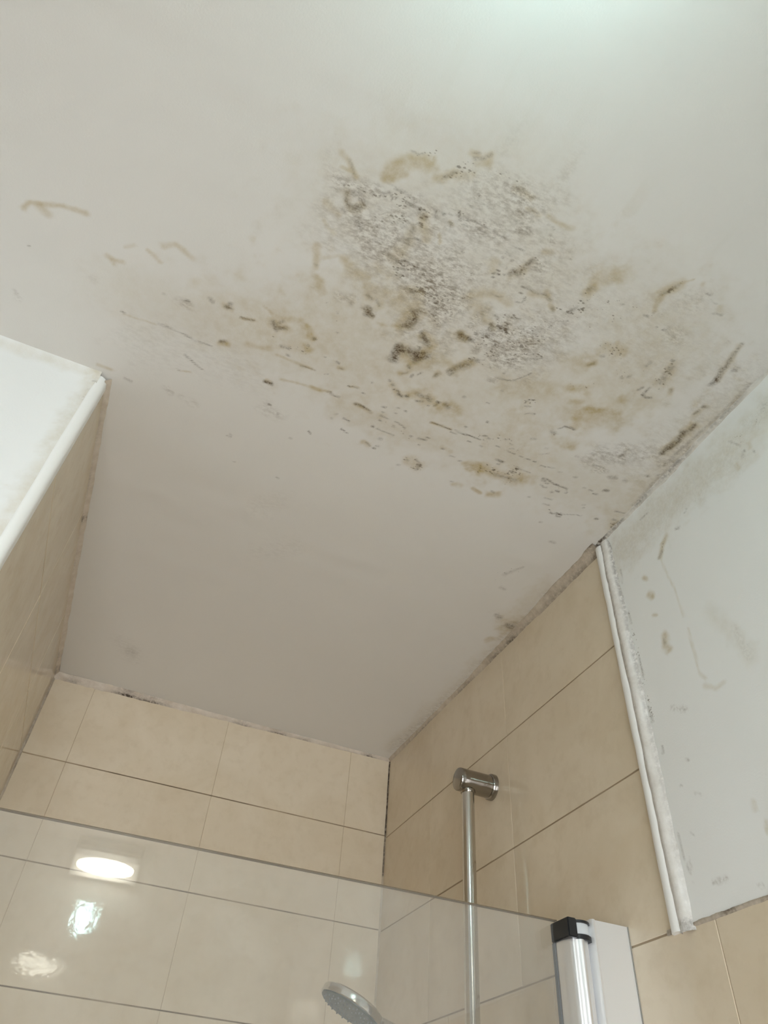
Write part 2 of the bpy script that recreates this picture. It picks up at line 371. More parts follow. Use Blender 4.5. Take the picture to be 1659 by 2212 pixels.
# ------------------------------------------------------------------ stains (positions in 0.1 mm on each surface)
CEILING_MARKS = """
T 798 26 -44,-9734 -28,-11144 45,-12565
K 88 30 -103,-10316 -126,-10933 -53,-11705
K 68 30 -213,-11266 -131,-12389 -121,-12926
T 1704 19 -6135,-12975 -5498,-13441 -4616,-13842 -3806,-13227 -4415,-12533 -5282,-12270
T 1687 26 -5873,-11257 -4841,-11264 -3829,-11410 -2746,-11491 -1906,-11983 -1702,-12753
T 1353 19 -6937,-10834 -5673,-10701 -4075,-10385 -2520,-10445
T 1139 16 -8290,-10580 -7538,-10629 -6644,-10735
T 1182 24 -2345,-10427 -1136,-10263 -554,-10440
T 1596 14 -2971,-12993 -2214,-13418 -1588,-13273 -1422,-12389
G 1154 30 -6034,-12716 -5582,-12669 -5171,-12460
G 1088 34 -4905,-12719 -4574,-12316 -4561,-11874
G 1007 34 -3652,-12147 -3166,-12059 -3092,-12411
G 1132 22 -4831,-13329 -4142,-13459 -3806,-13227
G 651 22 -4811,-13753 -4193,-13860
G 1474 12 -2971,-12993 -2237,-12968 -1425,-12885
G 1097 16 -405,-11066 -257,-11950 -121,-12926
G 928 10 -8171,-9851 -7409,-10045 -6721,-10029
G 507 8 -5382,-6346 -4806,-6782
G 477 9 -5458,-7755 -5684,-7395
T 87 55 -6423,-13415 -6317,-13353 -6236,-13279 -6185,-13230
K 39 35 -6315,-13374 -6258,-13309 -6213,-13248
T 58 50 -6377,-13266 -6280,-13259
T 212 65 -5835,-13409 -5805,-13535 -5675,-13644 -5530,-13719
T 107 60 -5875,-13329 -5749,-13407 -5670,-13494
T 87 50 -5496,-13715 -5376,-13709
T 57 60 -5441,-13799 -5421,-13769
S 143 60 -5720,-13742 -5578,-13777 -5447,-13855
K 17 40 -5706,-13758 -5630,-13753 -5565,-13793
K 14 30 -5846,-13311 -5707,-13312 -5575,-13308 -5457,-13288
K 26 55 -5719,-13291 -5646,-13297 -5575,-13308
G 197 50 -6364,-13149 -6176,-13099 -6038,-13129 -5894,-13195
S 257 60 -6292,-13098 -6129,-13088 -5984,-13154 -5854,-13203
K 90 50 -6206,-13011 -6189,-12911 -6090,-12879 -6020,-12922 -5987,-13003 -6071,-13051 -6151,-13035
T 130 55 -6206,-13011 -6189,-12911 -6090,-12879 -6009,-12949
K 60 45 -6020,-12922 -5972,-12966
S 199 90 -5860,-13168 -5770,-13209 -5664,-13215
K 59 60 -5815,-13188 -5756,-13226
K 26 85 -5840,-13145 -5845,-13132
K 26 85 -5717,-13212 -5689,-13160
K 30 90 -5660,-13206 -5653,-13203
K 44 95 -5362,-13190 -5330,-13194
K 18 60 -5553,-13211 -5460,-13200 -5361,-13201 -5257,-13216
S 201 80 -5549,-13203 -5399,-13162 -5282,-13150
K 61 50 -5336,-13147 -5277,-13141 -5237,-13126
K 51 60 -5284,-13037 -5244,-13022
S 183 90 -5378,-13117 -5257,-13050 -5296,-12941
K 93 35 -5323,-12974 -5307,-12867 -5310,-12773
T 154 60 -5264,-13113 -5180,-12983 -5121,-12906
T 209 45 -5310,-12923 -5298,-12696 -5374,-12505
K 27 60 -5294,-12838 -5224,-12859 -5136,-12841 -5084,-12830
S 210 60 -5250,-12718 -5180,-12691 -5346,-12493
K 64 50 -5360,-12474 -5279,-12500
K 21 75 -5264,-12544 -5101,-12521
K 13 45 -5101,-12521 -4957,-12514 -4787,-12505
G 306 40 -6016,-12802 -5799,-12812 -5613,-12897 -5495,-13008
S 386 55 -6005,-12830 -5799,-12812 -5634,-12944 -5502,-13049
S 303 50 -5682,-13055 -5528,-13081 -5467,-13020
K 72 45 -5975,-12754 -5919,-12723 -5926,-12686
K 16 50 -5930,-12752 -5886,-12670
K 61 40 -6194,-12810 -6155,-12794
G 270 45 -5787,-12646 -5612,-12633 -5482,-12752
S 311 45 -5814,-12575 -5625,-12663 -5476,-12789
G 253 40 -5696,-12452 -5566,-12416 -5445,-12508
T 91 45 -6409,-12810 -6295,-12763 -6206,-12727
T 62 40 -6353,-12592 -6287,-12531 -6173,-12492
T 117 55 -6329,-12244 -6283,-12145 -6262,-12020 -6247,-11977
K 43 30 -6272,-12015 -6235,-12008
T 98 35 -6247,-11877 -6127,-11831
T 52 45 -4985,-13027 -4938,-12932
T 161 50 -5963,-12232 -5791,-12114 -5632,-12125
T 215 35 -5495,-12301 -5342,-12272
T 64 35 -6181,-12144 -6027,-12251 -5926,-12225
S 267 80 -5310,-12412 -5223,-12427 -5219,-12367
K 75 35 -5281,-12400 -5218,-12442
S 279 70 -5064,-12439 -4850,-12488
G 279 50 -5059,-12429 -4777,-12485
G 59 35 -6354,-13122 -6270,-13066
S 154 80 -5119,-13815 -5062,-13871 -4984,-13886
T 114 45 -5078,-14022 -4945,-14014 -4872,-14076 -4854,-14005
K 57 45 -5023,-13978 -4919,-14025 -4876,-14084
K 38 40 -5053,-14034 -4997,-14049
T 116 50 -5315,-13604 -5227,-13644 -5164,-13734 -5050,-13745 -4963,-13805
K 48 40 -5249,-13645 -5178,-13718 -5138,-13766
S 194 70 -5272,-13603 -5173,-13710 -5019,-13830
T 144 40 -4954,-13950 -4841,-13981
S 174 60 -4719,-13996 -4595,-13972 -4480,-13963
G 107 50 -4422,-13865 -4361,-13914
G 147 60 -4395,-13857 -4314,-13872 -4215,-13875
T 108 40 -4432,-13881 -4210,-13867
K 29 35 -4371,-13930 -4330,-13917
G 58 45 -4553,-13878 -4543,-13872
G 129 45 -4459,-13657 -4394,-13740 -4264,-13789
S 129 50 -4450,-13661 -4380,-13736
K 20 55 -4798,-13662 -4761,-13616
G 120 40 -4239,-13671 -4187,-13640
T 60 50 -4188,-13738 -4083,-13753 -4021,-13727
K 30 45 -4124,-13745 -4049,-13736
G 142 40 -4139,-13484 -4091,-13539 -4052,-13512
K 14 50 -4854,-13477 -4750,-13492 -4664,-13498
K 12 40 -4805,-13553 -4702,-13568 -4560,-13557
K 14 50 -5158,-13283 -5036,-13285 -4876,-13325 -4734,-13334 -4577,-13339 -4361,-13325 -4238,-13313
K 12 50 -4793,-13251 -4631,-13269 -4477,-13283
K 40 70 -5072,-13268 -5040,-13271
K 40 80 -4899,-13369 -4876,-13325
K 40 80 -4858,-13289 -4844,-13284
K 61 60 -4940,-13206 -4903,-13178
T 71 50 -4958,-13220 -4908,-13187
K 50 50 -5163,-13270 -5128,-13198
K 22 60 -4780,-13313 -4747,-13317
T 52 50 -4996,-13022 -4940,-12932
S 252 50 -5081,-13308 -4867,-13329 -4530,-13338
G 265 35 -4733,-13290 -4454,-13305 -4275,-13296
K 14 45 -4174,-13284 -4079,-13282 -3953,-13269
T 83 45 -3729,-13372 -3634,-13393
G 82 45 -3752,-13559 -3700,-13514
K 20 40 -3862,-13678 -3812,-13690 -3760,-13646
T 80 50 -3902,-13759 -3750,-13741 -3661,-13748 -3569,-13768
K 25 55 -4646,-12949 -4613,-12929
K 27 55 -4158,-13091 -4143,-13086
K 19 50 -4138,-13160 -4065,-13158
K 31 50 -4036,-13087 -4023,-13106
T 158 40 -4214,-12981 -4181,-12899
K 28 90 -4159,-12859 -4132,-12866
K 21 90 -4105,-12872 -4071,-12875
K 21 80 -4133,-12921 -4101,-12917
K 26 80 -4143,-12810 -4119,-12809
K 21 80 -4026,-12902 -4015,-12904
K 21 60 -4039,-12989 -4027,-12988
K 63 55 -3967,-12948 -3931,-12990 -3857,-12987 -3847,-13053 -3825,-13137 -3803,-13219
T 116 40 -3946,-12933 -3840,-13020 -3807,-13206
S 274 60 -3895,-12969 -3796,-13089 -3778,-13219 -3661,-13225
G 168 45 -3718,-13199 -3647,-13183
K 17 50 -3379,-13428 -3373,-13428
G 318 40 -4829,-12708 -4569,-12755 -4432,-12720
S 275 45 -4863,-12777 -4585,-12785 -4437,-12730
T 121 55 -6135,-11823 -6066,-11726 -6040,-11686
S 144 50 -5852,-11721 -5823,-11707
G 133 40 -5856,-11732 -5653,-11760
T 177 45 -5500,-12002 -5425,-11907 -5321,-11889 -5303,-11817
K 44 50 -5494,-11901 -5421,-11869
K 56 50 -5351,-11875 -5298,-11833
K 112 85 -5406,-11715 -5393,-11653 -5332,-11654
G 157 55 -5437,-11701 -5327,-11670
T 112 50 -5446,-11723 -5313,-11636
T 255 50 -5239,-12033 -5070,-12006 -4940,-11906
T 143 55 -4975,-12221 -4881,-12226 -4870,-12073
K 65 40 -4985,-12217 -4876,-12242
S 327 90 -4950,-12272 -4787,-12309 -4672,-12271
G 242 60 -4821,-12254 -4681,-12189 -4598,-12120
S 355 80 -4711,-12201 -4588,-12099 -4453,-12026
T 225 65 -4834,-12023 -4803,-11903 -4812,-11760 -4898,-11677
K 169 70 -4818,-11936 -4797,-11837 -4817,-11744
K 68 55 -4787,-11869 -4766,-11796
K 68 50 -4909,-11672 -4852,-11713
T 57 40 -5217,-11583 -5074,-11595 -4945,-11670
K 21 50 -4940,-11602 -4831,-11610 -4761,-11622
K 80 75 -4609,-11701 -4560,-11652 -4479,-11589 -4431,-11568
T 185 65 -4555,-11669 -4454,-11616 -4416,-11590 -4421,-11440
K 141 90 -4808,-11361 -4806,-11242 -4795,-11173
K 70 95 -4802,-11290 -4795,-11188
K 152 75 -4770,-11334 -4633,-11370 -4473,-11386
K 176 70 -4514,-11336 -4404,-11404
T 281 75 -4706,-11335 -4503,-11312 -4397,-11362
T 201 65 -4494,-11209 -4409,-11250 -4530,-11146
K 52 55 -4557,-11149 -4529,-11116
T 96 60 -4613,-10982 -4533,-11037 -4507,-11095
K 36 45 -4586,-10980 -4522,-11042
K 48 60 -4449,-10998 -4439,-11034
K 31 50 -4374,-11065 -4339,-11129
T 72 50 -4151,-11125 -4134,-11227
K 48 45 -4157,-11138 -4127,-11199
K 35 70 -4545,-11485 -4526,-11472
K 41 80 -4709,-10810 -4692,-10802
K 41 85 -4633,-10758 -4616,-10750
K 42 85 -4584,-10693 -4576,-10689
K 42 90 -4531,-10694 -4506,-10682
K 54 85 -4491,-10648 -4431,-10635
K 44 85 -4376,-10662 -4351,-10666
T 147 50 -4652,-10741 -4477,-10646 -4348,-10659
K 74 60 -4233,-10763 -4148,-10755
K 86 70 -4076,-10773 -4034,-10744
K 42 60 -4205,-10644 -4113,-10680
T 209 60 -4238,-10745 -4107,-10725 -4012,-10754
K 32 70 -3921,-10765 -3896,-10770
K 27 60 -4014,-10644 -3999,-10643
K 23 75 -5925,-10985 -5895,-10985
T 69 80 -6090,-11144 -5998,-11017 -5923,-10979
T 94 50 -5963,-10843 -5920,-10789
K 30 60 -5965,-10849 -5945,-10844
K 26 70 -5510,-10772 -5468,-10761
K 17 60 -5690,-10778 -5677,-10776
T 60 60 -5438,-10682 -5390,-10690
K 24 50 -5430,-10694 -5384,-10692
T 48 55 -5874,-10506 -5810,-10505 -5746,-10504
K 26 50 -5792,-10490 -5743,-10498
K 22 60 -5592,-10507 -5551,-10518
T 49 60 -5700,-10223 -5579,-10215 -5407,-10248
K 20 70 -5397,-10220 -5328,-10212 -5264,-10218
K 22 60 -5455,-10234 -5395,-10251
K 24 80 -5210,-10458 -5176,-10455
K 22 65 -5154,-10484 -5058,-10490
T 49 50 -5196,-10456 -5055,-10500
K 25 75 -4976,-10436 -4949,-10436
K 32 50 -4923,-10663 -4912,-10662
K 42 85 -5000,-10211 -4941,-10214 -4870,-10205
K 33 80 -4856,-10204 -4753,-10185
T 75 60 -4995,-10213 -4733,-10169
K 30 55 -4613,-10338 -4562,-10346
K 27 65 -4401,-10415 -4388,-10416
K 25 60 -4278,-10415 -4258,-10416
K 25 50 -4741,-10156 -4720,-10154
K 27 45 -5770,-11503 -5752,-11491
K 23 40 -5664,-11217 -5649,-11210
K 20 40 -5954,-11580 -5943,-11565
S 296 30 -5978,-11309 -5788,-11287 -5598,-11432
G 395 50 -4687,-12420 -4497,-12380 -4365,-12362 -4438,-12142
S 438 55 -4635,-12315 -4523,-12432 -4425,-12478 -4427,-12120
G 146 55 -4054,-12103 -4039,-12193
K 18 50 -4409,-12182 -4359,-12084
T 174 50 -4261,-12490 -4104,-12563 -3916,-12625
T 266 45 -4148,-12372 -4028,-12334 -3926,-12287
T 131 40 -3893,-12583 -3800,-12574 -3733,-12566
K 15 45 -4070,-12592 -3975,-12597 -3888,-12618
S 196 70 -3710,-12656 -3600,-12681 -3611,-12741
K 22 55 -3698,-12635 -3623,-12657 -3599,-12721 -3637,-12742
K 24 65 -3716,-12770 -3676,-12776
K 15 75 -3744,-12859 -3623,-12864 -3486,-12864 -3403,-12871
T 119 50 -3603,-12810 -3464,-12849 -3377,-12889
K 54 45 -3419,-12896 -3342,-12854 -3310,-12843
T 87 55 -3421,-12920 -3310,-12843
T 88 50 -3271,-12782 -3200,-12749
K 44 40 -3216,-12755 -3185,-12736
S 176 80 -3128,-12796 -3053,-12818 -2967,-12845
K 24 50 -3124,-12791 -3113,-12793
K 24 55 -2951,-12684 -2925,-12693
K 13 40 -3067,-12622 -2932,-12693
K 56 60 -3839,-12355 -3790,-12337
K 18 55 -3715,-12427 -3620,-12417 -3511,-12448
S 222 70 -3705,-12432 -3630,-12520 -3567,-12456
K 101 80 -3822,-12212 -3787,-12173 -3814,-12153
T 135 60 -3876,-12242 -3777,-12178
S 337 80 -3731,-12255 -3623,-12222 -3590,-12321
K 101 45 -3706,-12211 -3629,-12233
T 171 85 -4109,-11894 -4040,-11884
K 126 75 -4120,-11889 -4061,-11874 -4011,-11876
K 57 80 -3999,-11903 -3916,-11892
K 45 70 -3954,-12010 -3921,-11997
K 91 45 -3853,-12015 -3725,-12061
G 205 60 -3874,-12005 -3711,-12082 -3656,-12122
S 296 90 -3935,-11976 -3806,-12023 -3649,-12111
G 481 55 -3605,-12032 -3397,-12102 -3271,-12219 -3368,-11940
S 572 75 -3666,-12003 -3410,-12124 -3247,-12287 -3278,-12012
S 442 80 -3628,-11817 -3432,-11821 -3248,-11848
G 304 45 -3536,-11771 -3352,-11799 -3182,-11850
S 223 85 -3203,-12531 -3126,-12512 -3123,-12569
K 16 50 -3113,-12491 -3093,-12542
K 16 50 -3120,-11969 -3005,-12001 -2933,-12058
S 185 60 -3141,-12048 -2968,-12071
K 70 45 -3802,-11630 -3726,-11636
S 164 80 -3836,-11644 -3698,-11634
T 177 70 -3964,-11385 -3884,-11485 -3791,-11560
K 118 50 -3939,-11413 -3867,-11478 -3805,-11537
K 95 55 -3988,-11328 -3962,-11355
K 17 60 -4025,-11295 -3961,-11247 -3933,-11323
K 24 45 -4199,-12328 -4176,-12332
K 19 60 -3329,-11510 -3196,-11527 -3100,-11573 -3036,-11650 -2991,-11711 -2939,-11782
S 119 70 -3253,-11507 -3093,-11584 -2970,-11721
G 108 40 -3409,-11448 -3359,-11456
K 31 50 -3300,-11625 -3277,-11621
K 49 45 -3611,-11014 -3596,-11012
K 36 35 -3160,-11345 -3150,-11343
T 481 35 -3066,-11422 -2820,-11588 -2576,-11641
S 159 80 -2743,-11299 -2720,-11377 -2636,-11401 -2657,-11274
K 22 60 -2754,-11294 -2742,-11366 -2655,-11408
K 22 60 -2720,-11260 -2647,-11279
K 27 55 -2546,-11184 -2525,-11186
K 25 50 -3254,-11070 -3215,-11075
T 99 70 -3792,-10777 -3752,-10779
T 124 50 -3732,-10822 -3613,-10779
K 27 60 -3924,-10766 -3897,-10768
T 75 50 -3865,-10674 -3828,-10683
T 141 45 -4271,-11422 -4110,-11438 -4072,-11441
K 48 40 -4127,-11152 -4128,-11183
T 72 35 -2333,-11805 -2272,-11819
K 33 60 -4613,-10337 -4569,-10342
K 20 60 -4571,-10174 -4447,-10164
K 20 60 -4339,-10170 -4217,-10146 -4145,-10110
K 24 50 -4529,-9923 -4376,-9913 -4242,-9906
K 44 85 -4608,-9932 -4587,-9928
K 34 65 -4528,-9919 -4509,-9918
K 37 55 -4323,-10071 -4303,-10066
K 27 60 -4560,-10083 -4531,-10081
K 27 70 -5065,-9881 -4967,-9865
K 31 90 -5025,-9670 -4959,-9653
K 21 70 -4948,-9647 -4907,-9637
K 21 70 -5464,-9407 -5416,-9375
K 17 60 -5199,-9900 -5165,-9907
K 17 50 -5230,-9798 -5222,-9795
T 105 60 -4616,-9588 -4528,-9556
K 24 60 -4585,-9603 -4488,-9551
K 39 80 -4435,-9539 -4407,-9540
K 28 60 -4413,-9600 -4369,-9609
K 52 40 -4422,-9757 -4387,-9762
K 34 75 -4006,-10013 -3986,-10011
K 34 60 -3880,-10026 -3755,-10045
K 28 75 -3771,-10099 -3723,-10098
K 31 60 -3825,-9910 -3809,-9908
K 38 70 -3462,-10003 -3437,-10005
T 104 45 -3472,-10036 -3335,-10015
K 21 50 -3289,-9923 -3200,-9942
K 28 65 -3116,-9893 -3074,-9906
K 30 85 -3843,-10386 -3664,-10403 -3499,-10395
T 68 70 -3826,-10388 -3511,-10399
K 20 70 -3458,-10408 -3322,-10403 -3139,-10419 -3022,-10416
K 20 60 -3489,-10357 -3378,-10363
K 21 60 -3172,-10318 -3116,-10321
K 30 60 -3336,-10539 -3316,-10537
K 40 90 -3082,-10763 -3064,-10758
T 267 50 -3829,-9542 -3662,-9520
S 267 95 -3871,-9547 -3714,-9547 -3614,-9543 -3697,-9424
K 35 50 -3871,-9547 -3829,-9542
K 54 45 -3728,-9618 -3614,-9543 -3638,-9426
K 39 40 -3956,-9388 -3913,-9401
T 106 50 -3016,-9891 -2868,-9912 -2676,-9928
K 29 45 -3027,-9446 -2991,-9455
T 91 40 -2961,-9396 -2840,-9437
T 73 50 -2629,-9465 -2483,-9425
K 33 50 -3931,-10682 -3882,-10768
T 199 55 -3861,-10689 -3751,-10764 -3590,-10774
K 83 50 -3775,-10775 -3727,-10753
K 30 45 -4409,-10412 -4382,-10414
K 30 55 -4279,-10407 -4252,-10409
K 23 45 -4402,-10313 -4373,-10309
K 27 45 -4576,-10252 -4556,-10248
S 342 40 -4504,-10125 -4317,-10121 -3989,-10017 -3770,-10075
T 444 20 -5198,-10043 -4640,-10011 -4067,-9979 -3535,-10067
K 31 100 -2004,-11187 -1932,-11200 -1845,-11198
K 20 60 -2067,-11114 -2029,-11145 -2004,-11187
T 126 60 -1852,-11254 -1910,-11364 -1931,-11470 -1879,-11610
T 84 65 -1954,-11382 -1941,-11485 -1889,-11624 -1700,-11659
T 125 55 -1879,-11610 -1695,-11652 -1435,-11749
T 364 40 -1650,-11587 -1393,-11576
T 146 65 -1814,-10866 -1752,-10875 -1691,-10885
T 174 30 -1825,-10985 -1755,-10957
K 72 45 -2113,-11017 -2065,-11020
S 172 70 -2131,-11019 -2048,-11019
K 34 90 -3081,-10761 -3067,-10759
K 29 70 -3328,-10537 -3311,-10537
K 23 80 -3300,-10398 -3210,-10412 -3127,-10411 -3014,-10414
K 20 60 -3175,-10315 -3118,-10316
K 21 70 -2740,-10412 -2676,-10417
K 21 60 -2956,-10307 -2921,-10303
K 21 70 -2538,-10410 -2471,-10396
K 21 70 -2440,-10401 -2388,-10398
K 21 60 -2306,-10402 -2253,-10400
K 21 70 -2210,-10384 -2118,-10402
K 27 80 -2064,-10398 -2010,-10407
K 21 70 -1915,-10366 -1820,-10380
K 21 70 -1799,-10401 -1692,-10410
K 18 50 -1587,-10383 -1530,-10389
K 30 65 -1314,-10395 -1273,-10401
S 466 50 -2990,-10519 -2734,-10562 -2496,-10553
K 26 60 -3007,-10506 -2958,-10522
K 26 60 -2921,-10491 -2878,-10495
K 26 55 -2682,-10587 -2638,-10598
K 26 55 -2557,-10544 -2528,-10550
K 26 55 -2528,-10464 -2469,-10478
K 39 85 -2590,-10176 -2478,-10172
K 30 50 -2540,-10102 -2502,-10110
T 274 70 -2669,-9905 -2482,-9907 -2289,-9934 -2110,-9955
T 151 50 -2946,-9913 -2783,-9926 -2642,-9918
T 198 35 -2066,-9999 -1872,-10027
S 364 95 -2625,-9949 -2397,-9972 -2209,-10065 -2228,-9919
K 92 35 -2472,-9890 -2228,-9919 -2099,-9937
K 21 50 -2244,-10182 -2091,-10157 -1976,-10169
T 62 55 -2623,-9467 -2461,-9429
T 156 75 -2326,-9472 -2210,-9518
K 40 50 -2335,-9552 -2273,-9535
K 47 40 -1729,-9703 -1711,-9703
K 46 75 -1716,-10116 -1672,-10115
K 37 65 -1738,-10151 -1673,-10160
K 37 70 -1643,-10083 -1597,-10094
K 37 60 -1694,-10023 -1625,-9999
K 37 60 -1622,-9994 -1577,-10007
K 34 60 -1491,-10124 -1445,-10135
K 40 80 -1397,-10019 -1352,-10018
K 34 70 -1455,-9955 -1430,-9958
K 31 70 -1660,-10167 -1510,-10126 -1368,-10127 -1271,-10129
K 37 65 -1246,-10035 -1219,-10049
K 22 50 -1272,-10116 -1224,-10058
S 399 50 -1697,-10114 -1482,-10082 -1289,-10061
K 31 45 -1482,-9798 -1349,-9816
K 31 45 -1440,-9673 -1322,-9688
K 35 70 -1216,-9551 -1159,-9547
K 54 80 -1127,-9570 -1024,-9597
K 48 80 -1083,-9530 -1021,-9535
S 223 80 -1208,-9567 -1020,-9562
K 16 55 -996,-9611 -825,-9690 -713,-9716
K 28 50 -836,-9940 -795,-9948
K 28 50 -806,-9881 -774,-9890
K 22 50 -863,-9564 -851,-9565
K 39 40 -1253,-9283 -1221,-9292
K 41 50 -465,-9765 -437,-9766
K 46 50 -929,-10264 -877,-10266
K 37 65 -840,-10226 -784,-10237
K 43 55 -718,-10364 -659,-10382
K 31 40 -1047,-10264 -1016,-10272
K 75 35 -810,-10645 -719,-10667
K 21 50 -1197,-10742 -1064,-10753 -981,-10761
G 135 45 -1084,-10655 -1025,-10672
G 120 45 -979,-10707 -933,-10718
K 44 35 -1530,-10773 -1481,-10776
K 44 35 -1336,-10943 -1296,-10947
G 294 30 -1344,-10778 -1152,-11001 -926,-11027
K 52 35 -2326,-10771 -2270,-10788
K 44 30 -2034,-10706 -2003,-10711
K 35 30 -2046,-10562 -1939,-10636
S 125 70 -2747,-11304 -2724,-11372 -2641,-11393
K 22 45 -2651,-11132 -2604,-11174 -2520,-11195
T 263 50 -2908,-13376 -2812,-13421 -2649,-13550
T 157 60 -2946,-13137 -2919,-13206
K 63 40 -2958,-13196 -2926,-13202
T 171 65 -2066,-13473 -2051,-13573 -1998,-13672 -1945,-13724
T 79 60 -2016,-13286 -2040,-13390 -2050,-13499
T 40 60 -1956,-13737 -1852,-13839
K 53 40 -2074,-13507 -2021,-13606 -1962,-13698
S 172 90 -2066,-13473 -2034,-13600 -1954,-13711
S 95 70 -2016,-13286 -2034,-13431
K 38 45 -2008,-13251 -2005,-13272
K 25 45 -1575,-13758 -1513,-13765
K 22 50 -1483,-13708 -1370,-13700
T 62 35 -1718,-13848 -1701,-13828
T 79 35 -1295,-13682 -1285,-13648
K 22 50 -1319,-13575 -1193,-13599
G 409 20 -1739,-13588 -1605,-13613
S 385 70 -3026,-12813 -2936,-12875
K 64 50 -3002,-12804 -2946,-12889
S 640 50 -2758,-13054 -2391,-13071 -2128,-13156
K 42 50 -2086,-13176 -2037,-13189
K 32 45 -2453,-13182 -2423,-13188
S 262 40 -2712,-12682 -2603,-12693
K 16 70 -1842,-13100 -1823,-13101
K 16 70 -1744,-13112 -1709,-13118
G 262 35 -1585,-13112 -1439,-13079
S 262 40 -1600,-13105 -1463,-13108
T 184 40 -2297,-12505 -2257,-12587 -2149,-12575
K 51 40 -2226,-12431 -2203,-12442
S 284 70 -2305,-12543 -2152,-12552
T 100 55 -2158,-12697 -2054,-12662 -1969,-12575
S 201 60 -2106,-12680 -1949,-12520
T 340 40 -2541,-12195 -2428,-12204
T 102 60 -2311,-12238 -2247,-12291
K 34 45 -2306,-12230 -2250,-12294
S 203 60 -2037,-12391 -1949,-12520
K 45 40 -1786,-12255 -1757,-12257
K 52 40 -1701,-12307 -1677,-12329
K 68 35 -1586,-12562 -1572,-12623
S 444 40 -1978,-12309 -1633,-12339 -1606,-12574
K 40 60 -1337,-12778 -1309,-12781
T 239 40 -1255,-12676 -1225,-12534 -1218,-12447
K 119 40 -1268,-12691 -1264,-12583 -1246,-12456
S 290 90 -1281,-12707 -1238,-12550 -1233,-12440
K 42 60 -1439,-12192 -1403,-12255
K 52 55 -1319,-12144 -1327,-12210 -1320,-12283
K 46 65 -1333,-12149 -1261,-12124 -1200,-12154
S 261 80 -1345,-12178 -1261,-12288 -1205,-12430
K 70 40 -1033,-12386 -1006,-12365
T 104 50 -1040,-12395 -994,-12324
T 158 50 -2337,-11795 -2232,-11822
T 158 50 -2139,-11867 -2041,-11844
T 107 50 -2154,-11611 -2037,-11655
T 124 50 -1571,-11975 -1530,-11947
S 421 50 -2322,-11803 -2069,-11854
K 103 75 -584,-12785 -586,-12738
K 85 60 -618,-12980 -607,-12896 -583,-12796
K 60 50 -670,-13318 -650,-13180 -616,-13002
T 117 40 -683,-13332 -614,-13047 -568,-12803
K 39 60 -681,-13375 -664,-13379
K 45 50 -610,-12704 -611,-12681
K 51 45 -494,-13006 -442,-13041
G 49 30 -1156,-13150 -1144,-13148
G 49 30 -985,-13211 -971,-13209
G 49 30 -850,-13336 -837,-13334
T 537 22 -2062,-11472 -1681,-11656 -1275,-11974
G 51 30 -183,-12920 -171,-12917
K 74 80 -397,-11397 -379,-11522
K 112 75 -378,-11546 -333,-11659 -369,-11822
K 56 70 -382,-11838 -311,-11939 -322,-12043
T 190 60 -380,-11475 -346,-11676 -355,-11829 -309,-12006
K 46 50 -463,-12189 -447,-12260
K 55 50 -444,-12345 -404,-12365
T 92 45 -451,-12152 -417,-12358
K 52 65 -91,-12177 -49,-12240 -74,-12377 -73,-12483
K 42 60 -73,-12483 -84,-12581 -76,-12697
T 92 35 -91,-12177 -73,-12483 -82,-12704
G 257 40 -169,-11602 -43,-11640
K 23 40 -266,-11577 -57,-11633
G 115 45 -276,-11219 -241,-11200
G 148 50 -182,-11277 -104,-11303
K 33 40 -269,-11185 -227,-11194
K 67 60 -317,-10916 -295,-10914
K 40 45 -181,-10996 -144,-11026
K 74 40 -565,-10680 -536,-10682
G 101 40 -818,-10643 -717,-10668
K 49 40 -926,-11078 -903,-11113
K 42 35 -920,-11163 -875,-11233
G 97 40 -1038,-11245 -1004,-11251
G 489 25 -1181,-10988 -895,-11129 -569,-11265
G 65 40 -541,-11255 -513,-11257
K 38 45 -722,-10366 -654,-10384
K 46 40 -466,-9766 -436,-9768
S 821 30 -1181,-10988 -805,-11006 -306,-11131
T 959 12 -163,-11202 -154,-11678 -76,-12270
K 29 50 29,-12016 -70,-11719
G 141 30 -69,-11811 -39,-12005 58,-12228
K 21 50 50,-13065 36,-12901 61,-12671 72,-12321
K 19 40 179,-12458 152,-12009 96,-11521
K 19 35 17,-12164 -14,-11747
K 36 50 181,-11443 166,-11291 152,-11210
K 44 60 21,-10945 5,-10784 4,-10654 32,-10483
K 51 55 -4,-10637 -3,-10690
K 70 55 152,-10272 213,-10137
K 46 50 213,-10137 183,-9952 152,-9821
G 280 50 61,-10282 14,-10120
K 108 50 152,-9821 214,-9795
K 126 60 -66,-9826 -36,-9668 41,-9560
S 361 95 -81,-9818 26,-9641 57,-9479
K 46 50 -188,-9878 -157,-9880
K 35 55 -275,-10058 -123,-10079
T 357 40 -51,-9776 199,-9787 167,-10197
G 216 40 -35,-9784 199,-9729
K 55 80 -56,-9271 16,-9292
K 74 90 47,-9278 56,-9419
T 72 55 -9821,-11175 -9757,-11282 -9552,-11350 -9346,-11418 -9088,-11439
T 121 45 -9641,-11283 -9531,-11228
T 86 45 -8763,-10985 -8661,-10974 -8563,-10990
T 76 40 -8697,-10957 -8666,-10914
T 65 35 -8558,-11208 -8457,-11283
T 60 45 -8295,-11287 -8172,-11229 -8114,-11192
T 90 45 -8108,-11430 -7974,-11520 -7866,-11485 -7750,-11419
K 20 60 -9732,-10692 -9722,-10686
K 26 85 -7692,-10801 -7649,-10802
K 42 60 -7390,-10961 -7350,-10929
K 53 75 -7147,-10932 -7125,-11006
K 37 70 -7167,-10955 -7095,-10940
T 79 55 -7167,-10955 -7095,-10940
K 53 90 -6926,-10874 -6866,-10876
K 32 70 -6866,-10876 -6767,-10900
T 64 70 -6924,-10865 -6769,-10905
T 42 60 -6691,-11162 -6577,-11103
K 64 60 -6514,-10986 -6441,-10888
